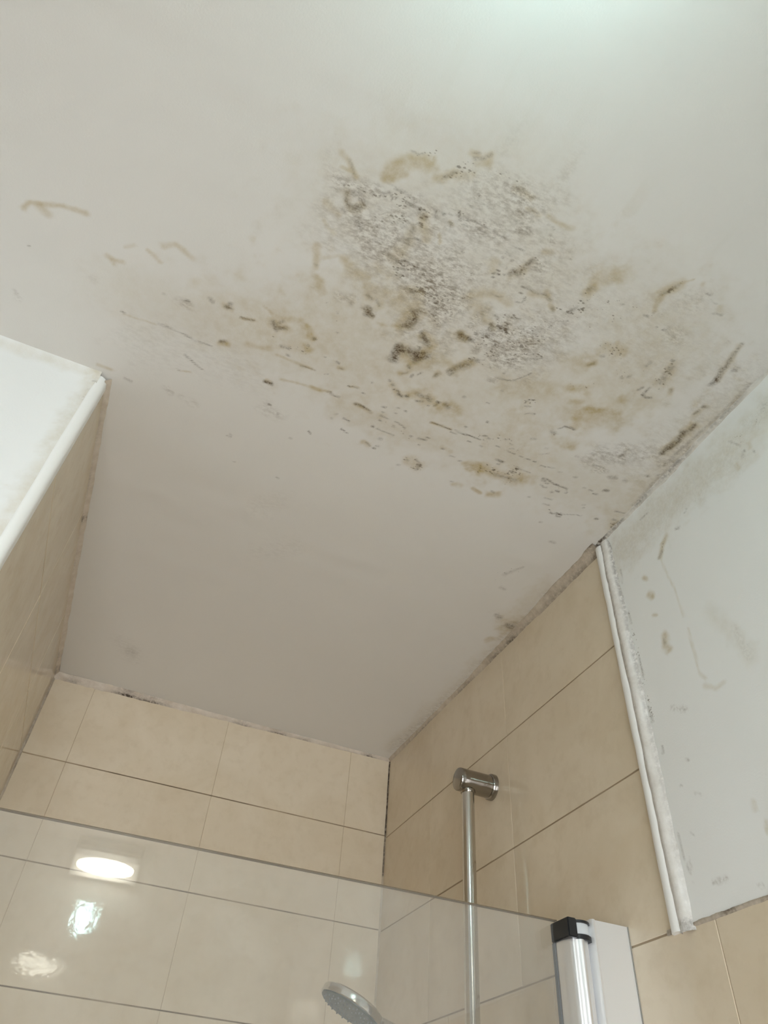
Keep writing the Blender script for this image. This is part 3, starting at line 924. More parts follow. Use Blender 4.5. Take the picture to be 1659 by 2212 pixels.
K 70 65 -6413,-10934 -6327,-10975
K 43 50 -6436,-11006 -6396,-11058
T 161 60 -6514,-10986 -6340,-10969
T 134 60 -6380,-11098 -6176,-11161 -6069,-11096 -5981,-11004
K 38 80 -5929,-10978 -5908,-10977
S 190 60 -6485,-10800 -6393,-10775
K 55 85 -7105,-10377 -7057,-10410
T 82 80 -7115,-10358 -7008,-10382
T 110 40 -6742,-10507 -6574,-10518 -6443,-10562
K 39 60 -7517,-9946 -7468,-9916
K 20 60 -7468,-9916 -7356,-9861 -7225,-9794
K 28 60 -7572,-9655 -7540,-9641
T 40 50 -7540,-9641 -7391,-9689
K 27 80 -8464,-10253 -8442,-10244
T 32 40 -8422,-10221 -7995,-10256
K 26 50 -7995,-10765 -7969,-10765
K 43 35 -7945,-10279 -7878,-10284
K 22 40 -7864,-10284 -7669,-10275 -7466,-10234 -7216,-10248
K 38 30 -7613,-10268 -7527,-10257
K 52 90 -6350,-10000 -6248,-10011
T 69 70 -6330,-10035 -6263,-10011
K 35 75 -6180,-9631 -6149,-9630
K 30 60 -6015,-9525 -5992,-9512
K 43 50 -6595,-8755 -6546,-8752
K 31 50 -5700,-9148 -5662,-9149
K 30 50 -5466,-9412 -5420,-9371
K 25 50 -6375,-8278 -6341,-8272
K 26 40 -5636,-8255 -5599,-8245
K 46 40 -8261,-9149 -8172,-9135
T 74 50 -8670,-9217 -8472,-9218
G 117 30 -7669,-9261 -7567,-9193
G 148 20 -7417,-9186 -7195,-9133
G 267 25 -6171,-9547 -6003,-9506
G 158 30 -7737,-10735 -7661,-10755
T 50 50 -6314,-10518 -6076,-10506 -5779,-10503
K 39 50 -5954,-10492 -5779,-10503
T 52 50 -6140,-10146 -5795,-10197 -5526,-10212
K 44 50 -6187,-10578 -6155,-10569
K 55 50 -6306,-10679 -6191,-10681
T 110 50 -5970,-10804 -5905,-10782
S 165 60 -6281,-10691 -5905,-10782
G 80 30 -9857,-9935 -9813,-9828
G 130 12 -8888,-10571 -8862,-10565
K 163 20 -7183,-1961 -7000,-1759
G 510 14 -7290,-2002 -6923,-1596
K 44 30 -6567,-8807 -6540,-8789
K 166 35 -199,-6503 -181,-6634
T 460 45 -201,-6361 -157,-6647 -76,-6775
K 185 60 -255,-6508 -80,-6461
K 91 55 -620,-6691 -520,-6642
T 133 40 -373,-5873 -331,-5932
K 73 35 -822,-8950 -746,-8949
K 68 30 -1097,-7828 -899,-8149
K 78 35 -987,-7464 -884,-7456
T 535 25 -277,-6583 -214,-7836
S 512 50 -1107,-7674 -981,-7962
G 350 30 -196,-522 -82,-1815 -16,-4111 -2,-6109 10,-7799
T 467 20 -275,-703 -177,-2019 -104,-4278 -82,-6247
"""
RIGHT_MARKS = """
T 838 26 -9546,24036 -10627,24052 -11827,23922 -12875,23886
G 856 10 -9673,24038 -10933,23978 -11991,23855
K 44 40 -10279,24229 -10441,24230
K 30 40 -12232,24070 -12350,23847
S 470 40 -12374,24008 -12433,23802 -12318,23767
K 38 60 -12360,23722 -12380,23696
K 38 40 -12334,23682 -12328,23643
T 87 40 -12474,23757 -12462,23679
T 58 40 -12199,23622 -12189,23521
K 34 40 -12489,23579 -12498,23555
G 290 14 -12618,24012 -12830,24048 -12933,24065
K 23 40 -12836,24064 -12960,24128
S 375 40 -12724,23983 -12933,24065
K 47 35 -10880,23498 -10944,23476
K 34 40 -11113,23625 -11184,23661
T 48 50 -10530,23464 -10641,23503
T 111 60 -10454,23281 -10536,23402 -10662,23526
K 67 50 -10432,23280 -10517,23343
S 111 90 -10474,23302 -10573,23448
T 37 28 -10452,23209 -10499,22849 -10553,22534 -10560,22106
T 49 28 -10574,21880 -10557,21679 -10562,21443 -10544,21200 -10619,21076
T 83 28 -10586,20987 -10739,20865 -10875,20883
T 85 60 -10029,23182 -10077,23121
T 121 75 -10037,22852 -10098,22773
T 70 40 -10026,22480 -10095,22434
T 129 65 -10129,22039 -10106,21912 -10150,21808
K 52 30 -10101,21993 -10111,21925
G 97 35 -9952,20994 -10160,20863
K 19 50 -10149,20882 -10175,20855
K 33 50 -10898,23478 -10934,23466
G 32 30 -9982,20259 -9997,20243
G 135 15 -11280,21426 -11347,20978
T 276 15 -11016,21862 -11286,21283 -11347,20978
G 69 40 -9913,18833 -10130,18822
G 42 40 -10535,18634 -10564,18620
T 85 35 -10771,19416 -10756,19353
T 66 40 -10855,19184 -10822,19080
G 56 30 -9989,19817 -10079,19764
K 15 50 -9776,19416 -9810,19396
K 16 50 -9783,19994 -9807,19981
K 16 40 -9989,20251 -9999,20238
K 19 40 -9561,19477 -9552,19370 -9557,19224 -9600,19037 -9609,18915
K 16 40 -9626,20605 -9608,20504
G 55 35 -9645,19163 -9618,19014
K 40 50 -9546,22855 -9551,22641
K 32 50 -9550,22043 -9568,21688
K 30 50 -9530,21236 -9546,20975
K 30 40 -9593,23683 -9569,23429
K 24 40 -9614,20596 -9601,20498
S 162 70 -9546,22855 -9551,21978 -9545,21031
"""
LEFT_MARKS = """
T 355 32 -8599,24432 -8616,23469 -8612,22497 -8615,21416 -8618,20503
T 228 22 -9972,24362 -9277,24386 -8599,24432
K 54 45 -8620,24299 -8585,24275
K 47 40 -8613,24107 -8587,24088
G 79 30 -8629,23949 -8633,23869
K 29 50 -8522,22035 -8492,22016
"""


_rng = np.random.default_rng(7)
_LAT = _rng.random((256, 256))


def vnoise(x, y, s):
    x = x * s + 1000.0
    y = y * s + 1000.0
    xi = np.floor(x).astype(int)
    yi = np.floor(y).astype(int)
    fx = x - xi
    fy = y - yi
    fx = fx * fx * (3 - 2 * fx)
    fy = fy * fy * (3 - 2 * fy)
    a = _LAT[xi % 256, yi % 256]
    b = _LAT[(xi + 1) % 256, yi % 256]
    c = _LAT[xi % 256, (yi + 1) % 256]
    d = _LAT[(xi + 1) % 256, (yi + 1) % 256]
    return (a * (1 - fx) + b * fx) * (1 - fy) + (c * (1 - fx) + d * fx) * fy


def paint_marks(text, us, vs):
    """stain layers on the grid us x vs"""
    U, V = np.meshgrid(us, vs, indexing='ij')
    ragged = 0.55 * vnoise(U, V, 55) + 0.30 * vnoise(U, V, 140) + 0.15 * vnoise(U, V, 330)
    patchy = 0.45 * vnoise(U + 3.1, V, 80) + 0.35 * vnoise(U, V + 1.7, 170) + 0.2 * vnoise(U, V, 380)
    layers = {k: np.zeros(U.shape) for k in 'TGKS'}
    for row in text.strip().split('\n'):
        t = row.split()
        w = max(int(t[1]) * 1e-4, 0.0022)
        amp = int(t[2]) / 100.0
        pts = np.array([[float(c) for c in q.split(',')] for q in t[3:]]) * 1e-4
        lo = pts.min(0) - w * 1.3
        hi = pts.max(0) + w * 1.3
        i0, i1 = np.searchsorted(us, (lo[0], hi[0]))
        j0, j1 = np.searchsorted(vs, (lo[1], hi[1]))
        if i1 <= i0 or j1 <= j0:
            continue
        u = U[i0:i1, j0:j1]
        v = V[i0:i1, j0:j1]
        d = np.full(u.shape, 1e9)
        if len(pts) == 1:
            d = np.hypot(u - pts[0, 0], v - pts[0, 1])
        for p, q in zip(pts, pts[1:]):
            e = q - p
            L = max(e @ e, 1e-12)
            s = np.clip(((u - p[0]) * e[0] + (v - p[1]) * e[1]) / L, 0, 1)
            d = np.minimum(d, np.hypot(u - p[0] - s * e[0], v - p[1] - s * e[1]))
        if t[0] in 'TG':
            w *= 1.25
        elif t[0] == 'K':
            w *= 1.2
        d = d * (0.42 + 1.16 * ragged[i0:i1, j0:j1])
        k = np.clip(1.15 - d / (w * 0.5), 0, 1)
        if t[0] in 'TG':
            k = k * np.clip(0.50 + 1.05 * patchy[i0:i1, j0:j1], 0, 1)
        if t[0] in 'TG' or w > 0.02:
            k = k * k * (3 - 2 * k)
        a = layers[t[0]]
        a[i0:i1, j0:j1] = 1 - (1 - a[i0:i1, j0:j1]) * (1 - amp * k)
    return layers


def grid_lines(spans):
    """monotone list of coordinates from (start, end, step) spans"""
    out = []
    for a, b, st in spans:
        n = max(1, int(round((b - a) / st)))
        out += list(np.linspace(a, b, n, endpoint=False))
    out.append(spans[-1][1])
    return np.array(out)


def stained_sheet(name, us, vs, place, marks, mat, flip=False, parent=None, extra=None):
    """grid mesh with stain attributes; place(u, v) gives its points"""
    nu, nv = len(us), len(vs)
    U, V = np.meshgrid(us, vs, indexing='ij')
    co = np.stack(place(U.ravel(), V.ravel()), 1).astype(np.float32)
    idx = np.arange(nu * nv).reshape(nu, nv)
    q = np.stack([idx[:-1, :-1], idx[1:, :-1], idx[1:, 1:], idx[:-1, 1:]], -1).reshape(-1, 4)
    if flip:
        q = q[:, ::-1]
    me = bpy.data.meshes.new(name)
    me.vertices.add(len(co))
    me.vertices.foreach_set('co', co.ravel())
    me.loops.add(q.size)
    me.loops.foreach_set('vertex_index', q.ravel().astype(np.int32))
    me.polygons.add(len(q))
    me.polygons.foreach_set('loop_start', np.arange(0, q.size, 4, dtype=np.int32))
    me.polygons.foreach_set('use_smooth', np.ones(len(q), dtype=bool))
    me.update(calc_edges=True)
    lay = paint_marks(marks, us, vs)
    for k, nm in (('T', 'tan'), ('G', 'grey'), ('K', 'dark'), ('S', 'speck')):
        at = me.attributes.new(nm, 'FLOAT', 'POINT')
        at.data.foreach_set('value', lay[k].ravel().astype(np.float32))
    me.materials.append(MAT[mat])
    return link(bpy.data.objects.new(name, me), parent)


# ------------------------------------------------------------------ room shell
W = 0.850                                    # shower alcove width (x from -W to 0)
DL = -0.905                                  # front of the left wall block
DR = -0.923                                  # where the right wall tiling ends and paint begins
T = 0.0015                                   # depth of the joints behind the tile faces

us = grid_lines([(XL, -1.02, 0.04), (-1.02, -0.66, 0.0034), (-0.66, 0.0, 0.0021)])
vs = grid_lines([(YR, -1.42, 0.05), (-1.42, -0.80, 0.0021), (-0.80, -0.45, 0.005), (-0.45, 0.0, 0.03)])
ceiling = struct(stained_sheet('ceiling', us, vs,
                               lambda u, v: (u, v, np.full_like(u, HC) + 0.0007 * (vnoise(u, v * 4, 9) - 0.5)
                                             + 0.003 * (vnoise(u, v, 2.2) - 0.5)),
                               CEILING_MARKS, 'ceiling', flip=True),
                 'white painted ceiling with a brown and grey mould stain')

bm = bmesh.new(); box(bm, XL - 0.1, 0.1, YR - 0.1, 0.1, -0.08, 0.0)
struct(obj('floor', bm, 'floor'))
bm = bmesh.new(); box(bm, T, 0.12, YR, 0.10, 0.0, HC + 0.05)
wall_right = struct(obj('wall_right', bm, 'bed'))
bm = bmesh.new(); box(bm, -W, T, T, 0.12, 0.0, HC + 0.05)
wall_back = struct(obj('wall_back', bm, 'bed'))
bm = bmesh.new(); box(bm, XL, -W - T, DL + 0.006, 0.12, 0.0, HC + 0.05)
wall_left = struct(obj('wall_left', bm, 'bed'))
bm = bmesh.new(); box(bm, XL - 0.1, XL, YR, DL + 0.006, 0.0, HC + 0.05)
struct(obj('wall_side', bm, 'paint'))
bm = bmesh.new()
box(bm, XL - 0.1, WINX0, YR - 0.12, YR, 0, HC + 0.05)
box(bm, WINX1, 0.12, YR - 0.12, YR, 0, HC + 0.05)
box(bm, WINX0, WINX1, YR - 0.12, YR, 0, WINZ0)
box(bm, WINX0, WINX1, YR - 0.12, YR, WINZ1, HC + 0.05)
struct(obj('wall_rear', bm, 'paint'))

# tall window in the rear wall, behind the camera
win = struct(empty('window_1', ((WINX0 + WINX1) / 2, YR - 0.06, WINZ0)))
hw = (WINX1 - WINX0) / 2
hh = WINZ1 - WINZ0
bm = bmesh.new()
box(bm, -hw, hw, -0.02, 0.02, 0, 0.05); box(bm, -hw, hw, -0.02, 0.02, hh - 0.05, hh)
box(bm, -hw, -hw + 0.05, -0.02, 0.02, 0.05, hh - 0.05); box(bm, hw - 0.05, hw, -0.02, 0.02, 0.05, hh - 0.05)
box(bm, -0.025, 0.025, -0.02, 0.02, 0.05, hh - 0.05)
obj('window_frame', bm, 'trim', win)
for a, b in ((-hw + 0.05, -0.025), (0.025, hw - 0.05)):
    bm = bmesh.new(); box(bm, a, b, -0.003, 0.003, 0.05, hh - 0.05)
    obj('window_pane', bm, 'pane', win)


# ------------------------------------------------------------------ tiling
GAP = 0.0024
GAPV = 0.0009
TH = 0.006
_tile_mesh = {}


def tile_mesh(w, h):
    key = (round(w, 4), round(h, 4))
    if key in _tile_mesh:
        return _tile_mesh[key]
    bm = bmesh.new()
    c = 0.0006
    front = [bm.verts.new(p) for p in ((-w / 2 + c, 0, -h / 2 + c), (w / 2 - c, 0, -h / 2 + c), (w / 2 - c, 0, h / 2 - c), (-w / 2 + c, 0, h / 2 - c))]
    mid = [bm.verts.new(p) for p in ((-w / 2, c * 0.8, -h / 2), (w / 2, c * 0.8, -h / 2), (w / 2, c * 0.8, h / 2), (-w / 2, c * 0.8, h / 2))]
    back = [bm.verts.new((v.co.x, TH, v.co.z)) for v in mid]
    bm.faces.new(front)
    for i in range(4):
        j = (i + 1) % 4
        bm.faces.new((front[i], mid[i], mid[j], front[j]))
        bm.faces.new((mid[i], back[i], back[j], mid[j]))
    bm.faces.new(back[::-1])
    bm.normal_update()
    me = bpy.data.meshes.new('tile')
    bm.to_mesh(me)
    bm.free()
    me.materials.append(MAT['tile'])
    _tile_mesh[key] = me
    return me


def lay_tiles(wall, to_world, rotz, joints_u, joints_z, skip=None, dark=()):
    """tiles between the joint positions; to_world(u, z) gives the point on the tile face"""
    rnd = random.Random(len(joints_u) * 31 + len(joints_z))
    ul = sorted(joints_u)
    zl = sorted(joints_z)
    for zi in range(len(zl) - 1):
        for ui in range(len(ul) - 1):
            u0, u1, z0, z1 = ul[ui], ul[ui + 1], zl[zi], zl[zi + 1]
            if skip and skip(u0, u1, z0, z1):
                continue
            w, h = u1 - u0 - GAPV, z1 - z0 - GAP
            if w < 0.01 or h < 0.01:
                continue
            o = bpy.data.objects.new('tile', tile_mesh(w, h))
            o.location = to_world((u0 + u1) / 2, (z0 + z1) / 2)
            o.rotation_euler = (rnd.uniform(-.0012, .0012), 0, rotz + rnd.uniform(-.0012, .0012))
            link(o, wall)


def grout(wall, p0, p1, normal, mat, width=GAP, depth=0.0008):
    """one joint between two points, set back from the tile faces"""
    p0, p1, nrm = Vector(p0), Vector(p1), Vector(normal)
    d = (p1 - p0).normalized()
    s = nrm.cross(d) * (width / 2 + 0.0004)
    bm = bmesh.new()
    a = [p0 - s - nrm * depth, p0 + s - nrm * depth, p1 + s - nrm * depth, p1 - s - nrm * depth]
    b = [p - nrm * 0.004 for p in a]
    va = [bm.verts.new(p) for p in a]
    vb = [bm.verts.new(p) for p in b]
    bm.faces.new(va)
    for i in range(4):
        j = (i + 1) % 4
        bm.faces.new((va[j], va[i], vb[i], vb[j]))
    bmesh.ops.recalc_face_normals(bm, faces=bm.faces)
    return obj('grout_line', bm, mat, wall)


ZB = [HC, HC - 0.1931, HC - 0.3966, HC - 0.6005] + [HC - 0.6005 - 0.202 * k for k in range(1, 9)] + [0.0]
ZR = [HC, HC - 0.1984, HC - 0.4002, HC - 0.5988] + [HC - 0.5988 - 0.202 * k for k in range(1, 9)] + [0.0]
UB = [0.0, -0.1083, -0.4317, -0.7551, -W]
UR1 = [0.0, -0.2532, -0.5766, DR]
UR2 = [0.0, -0.0103, -0.3337, -0.6570, -0.9805, -1.3039, -1.6273, -1.9507, -2.2741, YR]
UL = [0.0, -0.275, -0.5984, DL + 0.0125]
ZCUT = ZR[3]                                  # bottom of the painted part of the right wall

lay_tiles(wall_back, lambda u, z: (u, 0.0, z), 0.0, UB, ZB)
lay_tiles(wall_right, lambda u, z: (0.0, u, z), -math.pi / 2, UR1, ZR[:4])
lay_tiles(wall_right, lambda u, z: (0.0, u, z), -math.pi / 2, UR2, ZR[3:])
lay_tiles(wall_left, lambda u, z: (-W, u, z), math.pi / 2, UL, ZB)
for z in ZB[1:-1]:
    grout(wall_back, (-W, 0, z), (0, 0, z), (0, -1, 0), 'grout_dark')
    grout(wall_left, (-W, DL + 0.0125, z), (-W, 0, z), (1, 0, 0), 'grout')
for u in UB[1:-1]:
    grout(wall_back, (u, 0, 0), (u, 0, HC), (0, -1, 0), 'grout', GAPV)
for u in UL[1:-1]:
    grout(wall_left, (-W, u, 0), (-W, u, HC), (1, 0, 0), 'grout', GAPV)
for z in ZR[1:3]:
    grout(wall_right, (0, DR, z), (0, 0, z), (-1, 0, 0), 'grout_line')
for z in ZR[3:-1]:
    grout(wall_right, (0, YR, z), (0, 0, z), (-1, 0, 0), 'grout_line')
for u in UR1[1:-1]:
    grout(wall_right, (0, u, ZCUT), (0, u, HC), (-1, 0, 0), 'grout', GAPV)
for u in UR2[1:-1]:
    grout(wall_right, (0, u, 0), (0, u, ZCUT), (-1, 0, 0), 'grout', GAPV)

# painted plaster: right wall above the tiling, and the face of the left wall block
us = grid_lines([(YR, -1.42, 0.05), (-1.42, DR, 0.003)])
vs = grid_lines([(ZCUT + 0.001, HC, 0.003)])
plaster = stained_sheet('plaster', us, vs,
                        lambda u, v: (-0.0006 + 0.0015 * (vnoise(u, v, 12) - 0.5) - 0.004 * np.exp(-(HC - v) / 0.012), u, v),
                        RIGHT_MARKS, 'plaster', parent=wall_right)
us = grid_lines([(XL, -1.10, 0.05), (-1.10, -W - 0.009, 0.004)])
vs = grid_lines([(0.0, 1.7, 0.08), (1.7, HC, 0.004)])
face = stained_sheet('plaster', us, vs,
                     lambda u, v: (u, DL - 0.0006 + 0.001 * (vnoise(u, v, 12) - 0.5) - 0.006 * np.exp(-(HC - v) / 0.012), v),
                     LEFT_MARKS, 'plaster', parent=wall_left)


# ------------------------------------------------------------------ beads of sealant, trims
def bead(name, path, sec, mat, mold=None, wob=0.25, parent=None, seed=1, step=0.006, taper=None):
    """irregular strip: sec is a list of offset vectors from the corner, swept along path"""
    p0, p1 = Vector(path[0]), Vector(path[1])
    L = (p1 - p0).length
    n = max(2, int(L / step))
    sec = [Vector(s) for s in sec]
    bm = bmesh.new()
    lay = bm.verts.layers.float.new('mold')
    rows = []
    for i in range(n + 1):
        t = i / n
        p = p0.lerp(p1, t)
        row = []
        for k, s in enumerate(sec):
            a = np.array([t * L * 1.0]); b = np.array([seed * 3.7 + k * 1.3])
            g = 1 + wob * 2 * (0.6 * float(vnoise(a, b, 22)[0]) + 0.4 * float(vnoise(a, b, 80)[0]) - 0.5)
            g *= taper(t) if taper else 1.0
            v = bm.verts.new(p + s * g)
            v[lay] = mold(t, k) if mold else 0.0
            row.append(v)
        rows.append(row)
    for a, b in zip(rows, rows[1:]):
        for k in range(len(sec) - 1):
            bm.faces.new((a[k], a[k + 1], b[k + 1], b[k]))
    bmesh.ops.recalc_face_normals(bm, faces=bm.faces)
    return obj(name, bm, mat, parent, smooth=True)


def spots(t, items, base=0.0):
    v = base
    for c, w, a in items:
        v = max(v, a * math.exp(-((t - c) / w) ** 2))
    return v


# back wall / ceiling: t runs from the left corner to the right corner
bead('sealant_bead', ((-W, 0, HC), (0, 0, HC)),
     [(0, -0.016, 0.001), (0, -0.013, -0.003), (0, -0.007, -0.008), (0, -0.003, -0.014), (0, 0.002, -0.017)], 'sealant',
     lambda t, k: spots(t, [(0.20, 0.035, 1.0), (0.26, 0.05, .75), (0.05, .02, .5), (0.53, .03, .45), (0.64, .03, .6), (0.72, .02, .5), (0.93, .02, .9)], 0.06) * (1.0 if k >= 3 else 0.35),
     0.30, wall_back, 1, taper=lambda t: 0.85 - 0.5 * t)
# left wall / ceiling
bead('sealant_bead', ((-W, DL, HC), (-W, 0, HC)),
     [(0.014, 0, 0.001), (0.011, 0, -0.003), (0.006, 0, -0.008), (0.002, 0, -0.014), (-0.002, 0, -0.017)], 'sealant',
     lambda t, k: spots(t, [(0.12, .05, .2), (0.25, .06, .22), (.36, .015, .7), (.5, .1, .15), (.9, .02, .5), (.97, .02, .7)], 0.03) * (1.0 if k in (0, 3) else 0.4),
     0.2, wall_left, 2, taper=lambda t: 0.55)
# right wall / ceiling inside the alcove: t = 0 at the trim
bead('sealant_bead', ((0, DR, HC), (0, 0, HC)),
     [(-0.020, 0, 0.001), (-0.016, 0, -0.002), (-0.009, 0, -0.008), (-0.004, 0, -0.016), (0.002, 0, -0.020)], 'sealant_grey',
     lambda t, k: spots(t, [(0.0, .03, 1.0), (.07, .05, .5), (.15, .08, .4), (.27, .05, .4), (.33, .03, .8), (.40, .04, .6), (.55, .05, .55), (.8, .1, .5)], 0.10) * ((1.0, .35, .35, .8, 1.0)[k]),
     0.25, wall_right, 3, taper=lambda t: 0.85 - 0.50 * min(1, t * 1.4))
# corner of back wall and right wall, dark with mould in its upper part
bead('sealant_bead', ((0, 0, HC), (0, 0, 0.02)),
     [(-0.0032, 0.001, 0), (-0.0027, -0.0008, 0), (-0.0008, -0.0027, 0), (0.001, -0.0032, 0)], 'sealant_black',
     lambda t, k: (0.9 if t < 0.078 else 0.65 if t < 0.118 else 0.02), 0.3, wall_back, 4)
bead('sealant_bead', ((-W, 0, HC), (-W, 0, 0.02)),
     [(0.0045, 0.001, 0), (0.0038, -0.001, 0), (0.001, -0.0038, 0), (-0.001, -0.0045, 0)], 'sealant_grey',
     lambda t, k: 0.25 if t < .1 else .1, 0.3, wall_left, 5)
# caked filler along the ceiling beyond the alcove, right wall
bead('filler_bead', ((0, -1.75, HC), (0, DR, HC)),
     [(-0.012, 0, 0.001), (-0.008, 0, -0.0012), (-0.0032, 0, -0.0036), (-0.001, 0, -0.008), (0.0008, 0, -0.012)], 'filler_smooth',
     lambda t, k: spots(t, [(1.0, .05, 1.0), (.93, .03, .6), (.85, .03, .6), (.75, .06, .5), (.62, .06, .4), (.5, .05, .25)], 0.10) * (1 if k in (1, 3) else .35),
     0.4, wall_right, 6)
# dirty line under the painted part of the right wall
bead('filler_bead', ((-0.0005, -1.75, ZCUT), (-0.0005, DR + .02, ZCUT)),
     [(0, 0, 0.003), (-0.0016, 0, 0.0008), (-0.001, 0, -0.0018), (0.001, 0, -0.0026)], 'sealant_grey',
     lambda t, k: spots(t, [(.97, .03, .8), (.88, .02, .6), (.8, .05, .4)], 0.2), 0.6, wall_right, 7)


def quarter(name, x, y, z0, z1, pts, mat, label, seg_z=120, wob=0.0, seed=0):
    """vertical trim: closed section pts (x, y offsets), slightly uneven"""
    bm = bmesh.new()
    rows = []
    for i in range(seg_z + 1):
        z = z0 + (z1 - z0) * i / seg_z
        g = 1 + wob * (float(vnoise(np.array([z]), np.array([seed * 2.2]), 40)[0]) - 0.5)
        rows.append([bm.verts.new((x + px * g, y + py * g, z)) for px, py in pts])
    n = len(pts)
    for a, b in zip(rows, rows[1:]):
        for k in range(n):
            bm.faces.new((a[k], a[(k + 1) % n], b[(k + 1) % n], b[k]))
    bm.faces.new(rows[0][::-1]); bm.faces.new(rows[-1])
    bmesh.ops.recalc_face_normals(bm, faces=bm.faces)
    o = obj(name, bm, mat)
    auto_smooth(o, 50)
    return struct(o, label)


# right: rounded white tile trim and a rough band of filler beside it
arc = [(-0.0085 * math.sin(a), DR * 0 + 0.010 * math.cos(a)) for a in np.linspace(0, math.pi, 13)]
trim_right = quarter('trim_1', 0.0, DR, ZCUT - 0.004, HC - 0.006, arc + [(0.004, -0.010), (0.004, 0.010)], 'trim',
                     'white rounded edge trim between right wall tiles and paint', wob=0.10, seed=3)
bead('filler_band', ((0, DR - 0.008, ZCUT - 0.006), (0, DR - 0.008, HC - 0.004)),
     [(0.001, 0.004, 0), (-0.0065, 0.001, 0), (-0.0075, -0.006, 0), (-0.006, -0.013, 0), (-0.003, -0.017, 0), (0.001, -0.021, 0)], 'fillet',
     lambda t, k: (0.5 if k in (1, 4, 5) else 0.06) * (0.2 + 0.8 * t) + (.35 if t < .02 else 0), 0.22, trim_right, 8, 0.005)
# left: rounded white corner trim
rc = 0.0125
arc = [(-rc + rc * math.cos(a) + 0.0015, rc - rc * math.sin(a) - 0.0015) for a in np.linspace(0, math.pi / 2, 9)]
trim_left = quarter('trim_2', -W, DL - 0.0, 0.0, HC - 0.004, [(0.0015, 0.02)] + arc + [(-0.0135, 0.0), (-0.0135, 0.02)], 'trim',
                    'white rounded corner trim on the left wall edge', wob=0.06, seed=5)


# ------------------------------------------------------------------ shower rail
RX, RY = -0.052, -0.5165
BZ = 2.176
rail = tag(empty('shower_rail', (RX, RY, 1.20)), 'chrome shower rail with round bracket on the right tiled wall', 'shower rail')


def local(o, parent):
    o.parent = parent
    o.matrix_parent_inverse = Matrix.Translation(-Vector(parent.location))
    return o


bm = bmesh.new()
sweep(bm, [(RX, RY, 1.215), (RX, RY, BZ - 0.004)], [0.0115, 0.0115], 32)
auto_smooth(local(obj('rail_tube', bm, 'chrome'), rail))
for z in (BZ, 1.215):
    bm = bmesh.new()
    lathe(bm, (0.0, RY, z), (-1, 0, 0), [(0.008, 0.0205), (0.055, 0.0205), (0.0705, 0.0205), (0.0725, 0.0195), (0.0735, 0.0175)], 48)
    br = auto_smooth(local(obj('bracket', bm, 'chrome_dull'), rail))
    bm = bmesh.new()
    lathe(bm, (0.0, RY, z), (-1, 0, 0), [(-0.001, 0.0235), (0.007, 0.0235), (0.0095, 0.022), (0.010, 0.0205)], 48)
    fl = auto_smooth(obj('flange', bm, 'chrome_dull', br))
    bm = bmesh.new()
    s = -1 if z > 2 else 1
    lathe(bm, (RX, RY, z + s * 0.0175), (0, 0, s), [(0.0, 0.0135), (0.004, 0.0135), (0.0055, 0.0125)], 32)
    auto_smooth(obj('collar', bm, 'chrome_dull', br))
# slider that carries the hand shower, below the frame
HOLD = Vector((RX, RY, 1.752))
bm = bmesh.new()
lathe(bm, HOLD + Vector((0, 0, -0.022)), (0, 0, 1), [(0, 0.0175), (0.003, 0.019), (0.041, 0.019), (0.044, 0.0175)], 32)
slider = auto_smooth(local(obj('slider', bm, 'chrome_dull'), rail))

# ------------------------------------------------------------------ hand shower
def at(px, py, depth):
    return CAM + (RIGHT * ((px - 829.5) / 1540.05) + DOWN * ((py - 1106) / 1540.05) + FWD) * depth


HEAD = Vector(at(757, 2184, 0.955))
major = (RIGHT * 0.900 + DOWN * 0.436).normalized()
minor = (RIGHT * -0.436 + DOWN * 0.900).normalized()
view = (HEAD - CAM).normalized()
minor = (minor - view * minor.dot(view)).normalized()
th = math.asin(0.22)
NRM = (minor * math.cos(th) - view * math.sin(th)).normalized()
major = (major - NRM * major.dot(NRM)).normalized()
hs = tag(empty('hand_shower', HEAD), 'round chrome hand shower head with grey spray plate in front of back wall', 'hand shower')
RH = 0.0465
bm = bmesh.new()
lathe(bm, HEAD, NRM, [(-0.013, RH * 0.60), (-0.0125, RH * 0.90), (-0.010, RH * 0.985), (-0.008, RH), (-0.001, RH), (0.0, RH * 0.975)], 64)
auto_smooth(local(obj('head_shell', bm, 'chrome'), hs))
bm = bmesh.new()
lathe(bm, HEAD, NRM, [(-0.002, RH * 0.95), (0.0012, RH * 0.95), (0.0022, RH * 0.90), (0.0022, 0.03), (0.003, 0.016), (0.0034, 0.004)], 64)
plate = auto_smooth(local(obj('spray_plate', bm, 'spray'), hs))
bm = bmesh.new()
d_, u_, w_ = frame_from(NRM)
for ring, cnt in ((0.012, 8), (0.022, 14), (0.031, 20), (0.039, 26)):
    for k in range(cnt):
        a = 2 * math.pi * k / cnt
        c = HEAD + NRM * 0.002 + ring * (math.cos(a) * u_ + math.sin(a) * w_)
        sweep(bm, [c, c + NRM * 0.0022], [0.0013, 0.0009], 6)
noz = obj('nozzles', bm, 'gasket', plate)
noz['kind'] = 'stuff'
# handle from the head to the slider
h0 = HEAD + major * (RH * 0.80) - NRM * 0.008
h3 = HOLD + Vector((-0.040, -0.012, 0.004))
dirh = (h3 - h0).normalized()
pts = [h0 - dirh * 0.006, h0 + dirh * 0.012, h0 + dirh * 0.03, h0.lerp(h3, 0.5), h3, h3 + dirh * 0.035 + Vector((0, 0, -0.012))]
bm = bmesh.new()
sweep(bm, pts, [0.0085, 0.0088, 0.0092, 0.0105, 0.0115, 0.0105], 28)
auto_smooth(local(obj('handle', bm, 'chrome'), hs), 50)
# clip between slider and handle
bm = bmesh.new()
sweep(bm, [HOLD + Vector((-0.015, 0, 0)), h3 + Vector((0.0145, 0.004, 0))], [0.010, 0.0095], 20)
auto_smooth(obj('clip', bm, 'chrome_dull', slider))

